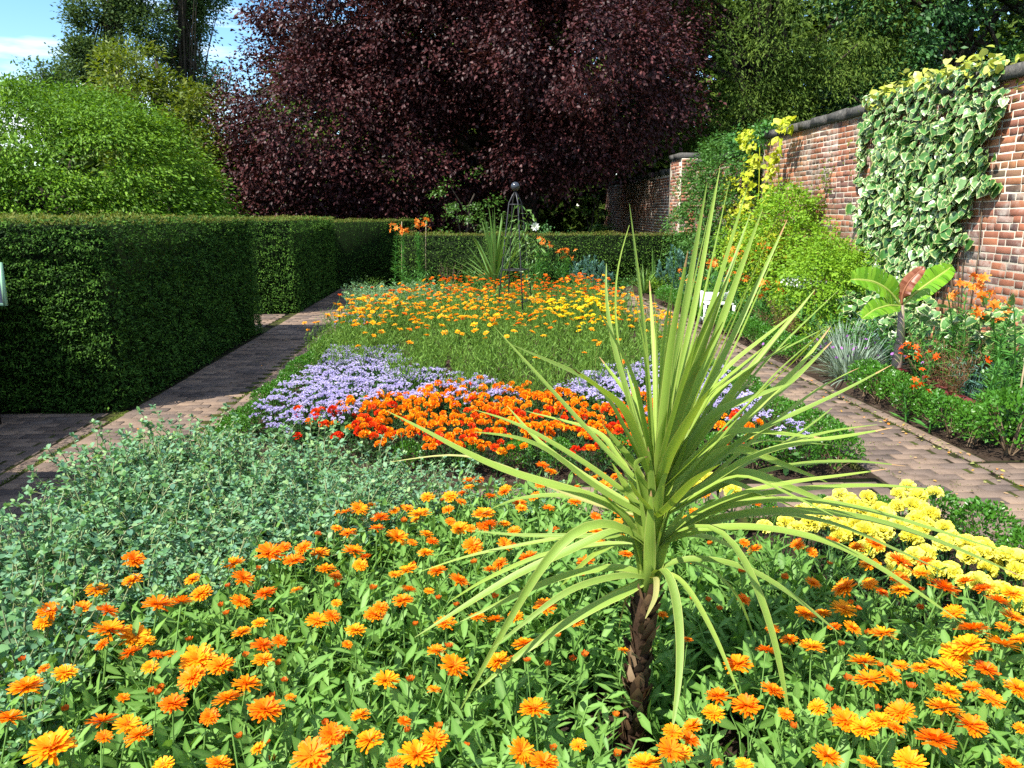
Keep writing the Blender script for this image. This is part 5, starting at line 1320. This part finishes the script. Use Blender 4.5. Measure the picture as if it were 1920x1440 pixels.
# yellow african marigolds
Z_AF = [(1430, 985), (1480, 955), (1560, 935), (1680, 925), (1770, 930), (1800, 965), (1860, 1010), (1960, 1060), (1980, 1130), (1880, 1125), (1780, 1090), (1690, 1060), (1600, 1030), (1500, 1015)]
afs = zone([Z_AF], .27, .17, 1.0, 2.38, 2.2, 3.95, 16, .3)
for i, (x, y) in enumerate(afs):
    px, py = proj((x, y, .27)); nf = PR.choice([2, 3, 3, 4])
    where = 'beside the right path box edging' if x > 2.05 else 'far corner by the paths' if y > 3.4 else 'next to the orange marigolds' if x < 1.75 else 'middle of the yellow patch'
    t = thing('african_marigold', 'yellow african marigold with %s globe flowers, %s' % (WORD[nf], where), 'marigold', (x, y, 0), 'yellow african marigolds in the front bed', PR.uniform(0, 6), 1.0)
    part('foliage', PR.choice(TAGFOL), t, scale=1.1, kind='stuff'); X, Y = scatter_dist(nf, .095, PR)
    for k in range(nf): part('flower', PR.choice(AFY), t, (X[k], Y[k], PR.uniform(.23, .29)), (PR.gauss(.1, .2), PR.gauss(-.1, .2), PR.uniform(0, 6)), PR.uniform(.034, .045))
for (x, y) in ((1.25, 3.78), (1.05, 3.7)):
    t = thing('african_marigold', 'yellow african marigold glimpsed behind the cordyline crown', 'marigold', (x, y, 0), 'yellow african marigolds behind the cordyline', PR.uniform(0, 6)); part('foliage', PR.choice(TAGFOL), t, scale=1.1, kind='stuff')
    for k in range(3): part('flower', PR.choice(AFY), t, (PR.uniform(-.1, .1), PR.uniform(-.1, .1), .26), (0, 0, PR.uniform(0, 6)), .042)

# orange pot marigolds: every open bloom stands where the photograph has one (tile x, tile y, width)
T0 = '565,562,100;560,650,88;812,645,70;410,690,90;210,778,95;185,825,80;345,765,75;452,778,95;665,750,130;765,740,110;850,705,95;985,578,105;1025,640,105;1015,740,95;1120,705,100;1140,530,130;1240,565,100;1280,512,80;1350,535,95;1200,508,60;1375,603,95;1415,635,70;1340,458,40;1420,365,50;1420,430,55;460,860,150;430,920,60;550,955,95;570,885,130;620,905,70;660,965,65;715,960,60;635,1015,70;275,1040,95;185,1022,50;110,1100,130;40,1232,110;215,1360,185;430,1245,130;540,1260,105;585,1305,115;520,1145,55;663,1128,40;730,1170,115;810,1060,120;835,985,150;930,1010,115;885,1225,80;960,1150,130;1040,1088,125;1120,1195,150;1020,870,90;1105,925,105;1180,905,70;1110,985,95;1225,1143,50;1340,820,105;1400,800,80;1250,690,60;1095,830,70;1420,745,50;1315,1390,165;925,1425,110;1090,1358,65;1400,1300,110;690,1432,90;95,985,30;440,1310,70;960,675,30;955,790,30;930,755,28;1090,600,28;1370,1255,35;1145,780,26;1010,1310,30'
T1 = '535,230,65;460,295,75;365,298,70;630,295,70;505,318,55;850,165,70;880,190,60;1000,195,50;985,318,70;875,345,65;750,325,75;815,295,60;760,345,60;1160,210,60;1110,250,80;1060,220,50;1150,310,60;75,345,90;130,335,60;20,360,60;165,385,90;150,430,75;30,450,85;330,370,110;280,345,60;265,400,40;450,350,60;600,370,110;625,415,95;500,430,90;460,400,50;730,440,65;235,465,110;360,455,70;385,485,65;300,490,50;50,525,105;80,585,70;100,550,60;355,535,80;555,505,100;690,495,75;280,605,95;225,625,60;405,610,90;495,650,100;285,690,85;260,735,100;370,695,50;165,765,75;140,795,100;60,860,95;25,920,50;410,725,30;670,580,80;625,605,70;560,575,40;790,550,95;1030,570,90;1090,490,50;1110,605,45;575,805,80;650,815,85;735,800,75;440,830,105;860,760,110;770,920,115;400,945,85;475,1010,135;455,930,45;660,990,115;785,990,40;870,1005,40;1025,965,42;190,1070,120;390,1110,65;815,1190,140;80,1220,90;265,1245,65;120,1325,125;320,1385,160;395,1320,120;760,1370,120;855,1420,130;1000,1345,75;895,1360,42;1165,1385,45;1190,945,60;1355,795,55;910,885,40;650,720,40;1280,1430,150;1390,1365,120;1400,1290,90;1200,540,70;1190,370,60;290,1070,45;10,1290,80;1000,830,60;575,725,50;135,685,45;540,690,30;230,1425,85'
T2 = '400,358,65;310,325,50;170,355,45;260,490,50;305,518,75;485,500,65;545,530,55;630,480,60;810,495,90;735,510,70;115,495,30;25,565,60;250,615,45;550,660,70;685,682,110;790,665,70;790,585,95;915,570,110;1020,572,75;1005,620,70;920,690,90;840,700,60;915,640,80;1100,680,130;1190,655,80;1270,685,85;1330,735,100;1390,705,80;1145,785,90;1225,855,130;1395,805,100;1350,845,55;680,770,105;520,790,95;590,790,80;715,850,80;845,875,115;640,845,60;450,900,75;545,930,110;350,945,90;380,855,65;255,730,70;20,900,50;235,1005,130;760,995,130;790,1070,135;1150,960,120;1210,925,130;1350,920,125;1420,900,80;1000,1020,70;1070,1005,90;1130,1020,110;1280,1025,100;920,1010,70;880,1050,90;1120,1120,105;1220,1100,70;1410,1105,100;1305,1150,95;1100,1190,140;570,1185,80;920,1205,110;690,1245,130;765,1275,110;835,1245,110;900,1275,80;1065,1325,155;1220,1260,115;1430,1275,60;610,1390,120;785,1420,85;960,1420,130;150,1140,110;130,1210,95;270,1180,130;380,1115,105;435,1215,70;40,1265,90;30,1320,90;145,1420,55;260,1430,80;1385,1430,90;615,1110,38;695,1065,40;965,1100,45;670,920,35;740,770,28;1010,690,30;620,580,30;155,770,25;430,640,45;710,745,28;0,1380,90'
PR = random.Random(99)
blooms = []
for s, ox in ((T0, 0), (T1, 640), (T2, 1280)):
    for q in s.split(';'):
        x, y, wd = [float(v) for v in q.split(',')]
        px, py, wd = ox + x / 2.25, 800 + y / 2.25, wd / 2.25
        z = PR.uniform(.34, .43) - (.06 if py < 950 else 0)
        P = gz(px, py, z); dist = np.linalg.norm(P - _eye); blooms.append((P, min(.062, max(.012, wd * dist / _f / 2 * .93)), wd < 21))
Z_CAL = [(-140, 1330), (60, 1180), (180, 1110), (330, 1090), (480, 1035), (640, 955), (830, 915), (900, 880), (1130, 862), (1290, 905), (1440, 985), (1600, 1050), (1760, 1100), (1980, 1150), (2100, 1560), (-200, 1560)]
cal = [(x, y) for x, y in zone([Z_CAL], .30, .17, -1.75, 2.45, 1.1, 4.0, 21, .36) if math.hypot(x - CX, (y - CY)) > .17 and not (.30 < x < .85 and 1.70 < y < 2.12) and y < 3.86]
# blooms past the last row of plants get a plant of their own
for _ in range(70):      # small closed or half open heads between the open ones
    px, py = PR.uniform(60, 1860), PR.uniform(900, 1430)
    if inside(Z_CAL, px, py): blooms.append((gz(px, py, PR.uniform(.27, .36)), PR.uniform(.011, .015), True))
for _ in range(46):      # the smaller, deeper blooms of the back rows
    px, py = PR.uniform(700, 1330), PR.uniform(868, 1000)
    if inside(Z_CAL, px, py): blooms.append((gz(px, py, PR.uniform(.30, .36)), PR.uniform(.022, .032), False))
owner = {i: [] for i in range(len(cal))}
for bl_ in blooms:
    d = [(math.hypot(c[0] - bl_[0][0], c[1] - bl_[0][1]), i) for i, c in enumerate(cal)]; m_ = min(d)
    if m_[0] > .22:
        cal.append((bl_[0][0] + PR.uniform(-.03, .03), bl_[0][1] + .04)); owner[len(cal) - 1] = [bl_]
    else: owner[m_[1]].append(bl_)
for i, (x, y) in enumerate(cal):
    px, py = proj((x, y, .3)); bl_ = owner[i]; nf = sum(not q[2] for q in bl_); nb = len(bl_) - nf
    side = 'left of' if px < 1000 else 'right of' if px > 1380 else ''
    row = ('front edge' if y < 1.75 else 'front rows' if y < 2.3 else 'halfway back' if y < 2.9 else 'toward the back')
    near = ('beside the honeywort' if (px < 330 and py > 1050) or (px < 900 and py < 960 + (640 - px) * .35) else 'beside the yellow marigolds' if px > 1480 and y > 2.5 else 'by the cordyline trunk' if math.hypot(x - CX, y - CY) < .42 else (side + ' the cordyline' if side else ('behind the cordyline' if y > CY else 'in front of the cordyline')))
    lb = 'orange pot marigold %s, %s, %s' % (countword(nf, 'bloom'), row, near)
    t = thing('pot_marigold', lb, 'pot marigold', (x, y, 0), 'orange pot marigolds in the front bed', 0)
    fz = PR.uniform(0, 6); fo = part('foliage', PR.choice(CALFOL), t, rot=(0, 0, fz), scale=PR.uniform(.86, 1.04) * (1 if y < 2.9 else .9), kind='stuff')
    for (P, R, bud) in bl_:
        loc = (P[0] - x, P[1] - y, P[2]); tx, ty = PR.gauss(.16, .16), PR.gauss(-.14, .16)
        if bud: part('bud', PR.choice(BUD), t, loc, (tx * .6, ty * .6, PR.uniform(0, 6)), R)
        else:
            f = part('flower', PR.choice(CAL), t, loc, (tx, ty, PR.uniform(0, 6)), R); part('flower_centre', PR.choice(CALC), f)

# ------------------------------------------------------------------ the big cordyline
cord = thing('cordyline', 'big spiky cordyline with a brown scaly trunk in the front bed', 'cordyline', (CX, CY, 0), 'spiky cordylines')
oC = np.array([CX, CY, 0])
tb = gy(1180, 1425, CY) - oC; tt = gy(1213, 1105, CY) - oC
r = rg(600)
b = MB(); u = np.linspace(-.15, 1.0, 9); ax = tb + (tt - tb) * u[:, None]; ax[:, 0] += .012 * np.sin(u * 5)
b.tube(ax, .027 - .003 * u, 10); part('trunk', b.build('trunk', M['husk_core'], True), cord)
T_HUSK = tmpl([(-.6, 0, 0), (.6, 0, 0), (.55, .5, .12), (0, .55, .25), (-.55, .5, .12), (.12, 1, .30), (-.15, .95, .22)], [(0, 1, 2, 3), (0, 3, 4), (3, 2, 5), (4, 3, 6), (3, 5, 6)])
HK = []
for i in range(8):
    q = MB(); V = T_HUSK[0].copy(); V += r.normal(0, .06, V.shape); q.add(V, T_HUSK[1], (i + .5) / 8); HK.append(q.build('husk', M['husk']))
nh = 150
for k in range(nh):
    t_ = (k + .5) / nh; a = k * 2.39996 + r.normal(0, .2); C = tb + (tt - tb) * (t_ * 1.0 - .02); rad = .024 - .003 * t_
    out = np.array([math.cos(a), math.sin(a), 0]); d = np.array([[0, 0, 1.0]]) + out * r.uniform(.02, .5); R = frames(d + rvec(1, r) * .16, out[None, :], r.uniform(.016, .036), r.uniform(.03, .085))[0]
    P = C + out * rad; o_ = part('husk', HK[int(r.integers(8))], cord); o_.matrix_local = Matrix(((*R[0], P[0]), (*R[1], P[1]), (*R[2], P[2]), (0, 0, 0, 1)))
# green crown stem
b = MB(); p0, p1, p2 = tt, gy(1222, 1010, CY) - oC, gy(1232, 900, CY) - oC
b.tube([p0 - (0, 0, .02), p1, p2], [.026, .017, .005], 10, .6); part('crown_stem', b.build('crown_stem', M['cordyline'], True), cord)
def cord_leaf(px, dy, W, roll=0, dry=False, y0=0):
    P = np.array([gy(x, y, CY + y0 + dy * (i / (len(px) - 1)) ** 1.3) for i, (x, y) in enumerate(px)]) - oC
    cl = np.concatenate([[0], np.cumsum(np.linalg.norm(np.diff(P, axis=0), axis=1))]); cl /= cl[-1]
    n = 18; u = np.linspace(0, 1, n); C = np.stack([np.interp(u, cl, P[:, k]) for k in range(3)], -1)
    for _ in range(4): C[1:-1] = (C[:-2] + 2 * C[1:-1] + C[2:]) / 4
    tg = nrm(np.gradient(C, axis=0)); outw = C[n // 2] - C[0]; outw[2] = 0; outw = outw / (np.linalg.norm(outw) + 1e-6)
    nref = np.array([0, 0, 1.0]) - outw * .5 + np.array([0, -.55, 0])
    s = nrm(np.cross(tg, nref)); up = np.cross(s, tg)
    c_, s_ = math.cos(roll), math.sin(roll); s, up = s * c_ + up * s_, up * c_ - s * s_
    w = W * (.27 if px[-1][1] < 620 and px[-1][0] > 1200 else .33) * np.clip(.62 + u * 2.4, 0, 1) * (1 - u ** 2.6) ** .9 + .0008
    b = MB(); cols = [-1, -.5, 0, .5, 1]; V = []; E = []
    for c in cols:
        V.append(C + s * (c * w)[:, None] + up * ((abs(c) - .5) * w * .42 * (1 - u * .6))[:, None]); E.append(np.full(n, c))
    F = [(k * n + j, k * n + j + 1, (k + 1) * n + j + 1, (k + 1) * n + j) for k in range(4) for j in range(n - 1)]
    if r.random() < .2 and not dry:      # a withered brown tip
        F1 = [q for q in F if q[0] % n < n - 2]; F2 = [q for q in F if q[0] % n >= n - 2]; tn = r.random(); V = np.concatenate(V)
        b.add(V, F1, tn, 0, np.concatenate(E)); b.l += [np.asarray(q, np.int64) for q in F2]; b.n += [np.array([4])] * len(F2); b.t += [np.array([tn])] * len(F2); b.m += [np.array([1])] * len(F2)
    else: b.add(np.concatenate(V), F, r.random(), 0, np.concatenate(E))
    part('leaf', b.build('leaf', [M['cordyline_dry' if dry else 'cordyline'], M['tip']], True), cord, label='dry yellowed leaf' if dry else None)
B0, B1, B2, B3 = (1216, 1085), (1220, 1030), (1226, 975), (1232, 925)
LEAVES = [
    # left side
    ([B3, (1180, 893), (1100, 805), (1010, 705), (927, 613)], .25, .044, -.3), ([B1, (1173, 951), (1062, 915), (951, 886), (862, 844), (787, 800), (724, 770)], .1, .042, .2),
    ([B2, (1180, 965), (1062, 930), (950, 872), (860, 847), (733, 866)], .3, .016, 0, 1), ([B2, (1180, 930), (1100, 870), (990, 803), (940, 782), (888, 768)], .12, .048, -.2),
    ([B2, (1150, 935), (1090, 895), (1040, 848), (980, 818), (890, 810)], -.1, .030, .3), ([B3, (1205, 905), (1185, 880), (1195, 862), (1215, 856)], -.15, .030, .6),
    ([B3, (1170, 865), (1140, 823), (1120, 760), (1113, 690), (1122, 633)], -.1, .012, 0, 1),
    ([B3, (1222, 860), (1215, 720), (1202, 560), (1180, 382)], .15, .034, -.5), ([B3, (1190, 790), (1165, 690), (1151, 590), (1155, 500), (1180, 422)], .3, .010, 0),
    ([B3, (1210, 850), (1180, 750), (1150, 650), (1134, 560), (1137, 494)], .2, .026, .4),
    # upright fan
    ([B3, (1245, 800), (1280, 600), (1326, 342)], .15, .046, -.6), ([B3, (1250, 790), (1290, 580), (1342, 346)], -.05, .044, .5), ([B3, (1258, 780), (1305, 560), (1350, 314)], .25, .036, -.3),
    ([B3, (1262, 790), (1320, 560), (1369, 334)], .05, .044, .8), ([B3, (1268, 790), (1330, 590), (1401, 351)], -.15, .046, -.4), ([B3, (1265, 800), (1340, 590), (1407, 401)], .3, .040, .3),
    ([B3, (1280, 790), (1350, 610), (1430, 391)], .1, .048, -.6), ([B3, (1285, 800), (1370, 620), (1459, 401)], -.2, .050, .3), ([B3, (1290, 800), (1380, 620), (1476, 412)], .2, .036, -.3), ([B3, (1295, 810), (1380, 650), (1459, 462)], .0, .046, .7),
    ([B3, (1240, 800), (1258, 640), (1290, 470)], -.2, .044, .3), ([B3, (1236, 790), (1240, 660), (1262, 520)], .05, .040, -.8), ([B3, (1275, 820), (1340, 660), (1420, 500)], -.3, .050, -.2), ([B3, (1255, 830), (1300, 700), (1352, 560)], -.3, .050, .5), ([B3, (1248, 840), (1275, 740), (1310, 620)], -.25, .052, -.4),
    # right and up
    ([B3, (1290, 850), (1400, 700), (1528, 543)], .1, .046, -.2), ([B3, (1310, 830), (1440, 670), (1573, 543)], .35, .016, .2), ([B2, (1330, 850), (1450, 700), (1565, 604)], -.15, .040, .4), ([B2, (1320, 870), (1430, 750), (1500, 690), (1557, 613)], .2, .044, -.3),
    ([B2, (1310, 890), (1400, 815), (1490, 775), (1570, 740), (1672, 684)], -.1, .036, .1), ([B2, (1330, 900), (1440, 800), (1540, 722), (1610, 690)], .3, .022, .2), ([B2, (1320, 915), (1400, 855), (1490, 830), (1580, 820), (1673, 802)], -.15, .042, .1),
    ([B2, (1340, 890), (1450, 838), (1550, 808), (1645, 796)], .2, .028, .2), ([B2, (1310, 930), (1400, 888), (1500, 868), (1600, 862), (1698, 874)], .1, .030, .1), ([B1, (1300, 960), (1400, 920), (1500, 900), (1580, 892), (1664, 879)], -.15, .036, .2),
    ([B1, (1300, 965), (1380, 932), (1500, 916), (1640, 907), (1755, 918)], .0, .038, .1), ([B1, (1320, 955), (1450, 930), (1600, 945), (1750, 992), (1911, 1043)], -.1, .040, .2), ([B1, (1320, 968), (1480, 953), (1620, 965), (1760, 1012), (1925, 1085)], .15, .042, 0),
    ([B1, (1300, 988), (1440, 985), (1580, 1020), (1690, 1088), (1804, 1168)], -.2, .044, .2), ([B1, (1310, 975), (1420, 955), (1560, 975), (1700, 1040), (1790, 1080)], .25, .030, .1), ([B0, (1250, 1050), (1300, 1043), (1400, 1060), (1480, 1110), (1578, 1191)], -.15, .036, .2),
    ([B3, (1300, 860), (1420, 740), (1510, 660), (1545, 610)], -.35, .044, .3), ([B3, (1300, 880), (1400, 780), (1480, 720), (1560, 640)], .45, .040, -.2), ([B2, (1300, 940), (1390, 870), (1480, 830), (1560, 765)], .5, .030, .1),
    # drooping at the front
    ([B1, (1270, 990), (1330, 968), (1372, 1000), (1415, 1085), (1455, 1200), (1487, 1391)], -.25, .036, .4), ([B0, (1260, 1065), (1300, 1115), (1345, 1200), (1389, 1309)], -.2, .026, .3), ([B0, (1265, 1045), (1330, 1060), (1385, 1115), (1418, 1204)], .1, .016, .2),
    ([B0, (1240, 1050), (1262, 1085), (1276, 1180), (1274, 1280), (1258, 1382)], -.32, .040, .2),
    ([B1, (1180, 985), (1129, 972), (1084, 980), (1018, 1053), (951, 1169), (889, 1282), (858, 1340)], -.25, .040, .3), ([B1, (1191, 980), (1151, 987), (1084, 1027), (973, 1072), (862, 1142), (778, 1195)], -.05, .044, -.2),
    ([B1, (1170, 1000), (1080, 1003), (1031, 1011), (880, 1040), (787, 1072)], .2, .018, .1), ([B1, (1180, 1005), (1100, 1005), (1049, 1004), (973, 1004), (884, 995)], .1, .022, .3), ([B0, (1204, 1100), (1151, 1118), (1084, 1155), (996, 1208), (889, 1298)], -.15, .040, .2),
    ([B0, (1204, 1064), (1129, 1062), (1040, 1083), (951, 1124), (862, 1166)], .0, .032, .2), ([B0, (1190, 1075), (1129, 1084), (1062, 1106), (986, 1165), (924, 1215)], -.2, .030, .1), ([B1, (1190, 1015), (1120, 1020), (1010, 1040), (900, 1090), (840, 1130)], .3, .026, .1),
    ([B0, (1195, 1090), (1120, 1130), (1020, 1200), (900, 1275)], .15, .026, .2), ([B2, (1150, 945), (1050, 925), (960, 935), (900, 965)], .45, .032, 0), ([B2, (1170, 940), (1090, 890), (1010, 830), (950, 760)], .5, .036, 0),
    # behind and toward the camera
    ([B3, (1220, 870), (1200, 780), (1175, 690)], .5, .036, 0), ([B3, (1250, 860), (1290, 790), (1330, 730)], -.5, .044, .2), ([B2, (1215, 950), (1195, 930), (1180, 900)], -.35, .036, 0), ([B2, (1255, 950), (1300, 900), (1350, 870)], -.5, .044, .1),
    ([B2, (1270, 935), (1350, 895), (1450, 890)], .5, .038, 0), ([B1, (1260, 1000), (1330, 1005), (1420, 1050)], .4, .034, 0), ([B1, (1180, 1010), (1110, 1040), (1050, 1100)], .4, .034, 0),
    ([B0, (1232, 1080), (1230, 1120), (1210, 1160)], -.25, .024, 0, 1), ([B0, (1190, 1090), (1170, 1130), (1160, 1180)], .1, .016, .2, 1),
]
for q in LEAVES: cord_leaf(q[0], q[1], q[2], q[3], len(q) > 4)
# clasping leaf bases up the crown stem, and more slender leaves in the fan
PR = random.Random(3)
for k in range(26):
    t_ = k / 25; cx, cy = 1214 + 18 * t_, 1098 - 205 * t_; a = k * 2.39996; sx_ = math.cos(a)
    cord_leaf([(cx + sx_ * 10, cy + 6), (cx + sx_ * 20, cy - 40), (cx + sx_ * 34, cy - 85), (cx + sx_ * (60 + 40 * PR.random()), cy - 120 - 50 * PR.random())], math.sin(a) * .10, .056 - .016 * t_, PR.uniform(-.3, .3))
for k in range(24):
    a = PR.uniform(-1.15, 1.2); L_ = PR.uniform(330, 560) * (1 - .22 * abs(a)); b_ = PR.choice([B2, B3, B3])
    ex, ey = b_[0] + math.sin(a + .25) * L_, b_[1] - math.cos(a + .25) * L_ * .95
    mx_, my_ = b_[0] + math.sin(a * .75 + .2) * L_ * .5, b_[1] - math.cos(a * .75 + .2) * L_ * .52
    cord_leaf([b_, (mx_, my_), (ex, ey + abs(a) * 60)], PR.uniform(-.5, .55), PR.uniform(.030, .044), PR.uniform(-.7, .7))

# ------------------------------------------------------------------ plants that still share a description are told apart by their place
same = {}
def ordinal(i):
    if i < 20: return ORD[i]
    t = ['twenty', 'thirty', 'forty', 'fifty', 'sixty'][(i + 1) // 10 - 2]; u = (i + 1) % 10
    return t[:-1] + 'ieth' if u == 0 else t + '-' + ['first', 'second', 'third', 'fourth', 'fifth', 'sixth', 'seventh', 'eighth', 'ninth'][u - 1]
for o in list(SC.objects):
    if o.parent is None and o.get('group') and o.get('category'): same.setdefault((o['group'], o['label']), []).append(o)
for (g, lb), os_ in same.items():
    if len(os_) < 2: continue
    os_.sort(key=lambda o: proj(tuple(o.location))[0])
    for i, o in enumerate(os_):
        o['label'] = lb + (', leftmost' if i == 0 else ', rightmost' if i == len(os_) - 1 else ', %s from left' % ordinal(i))
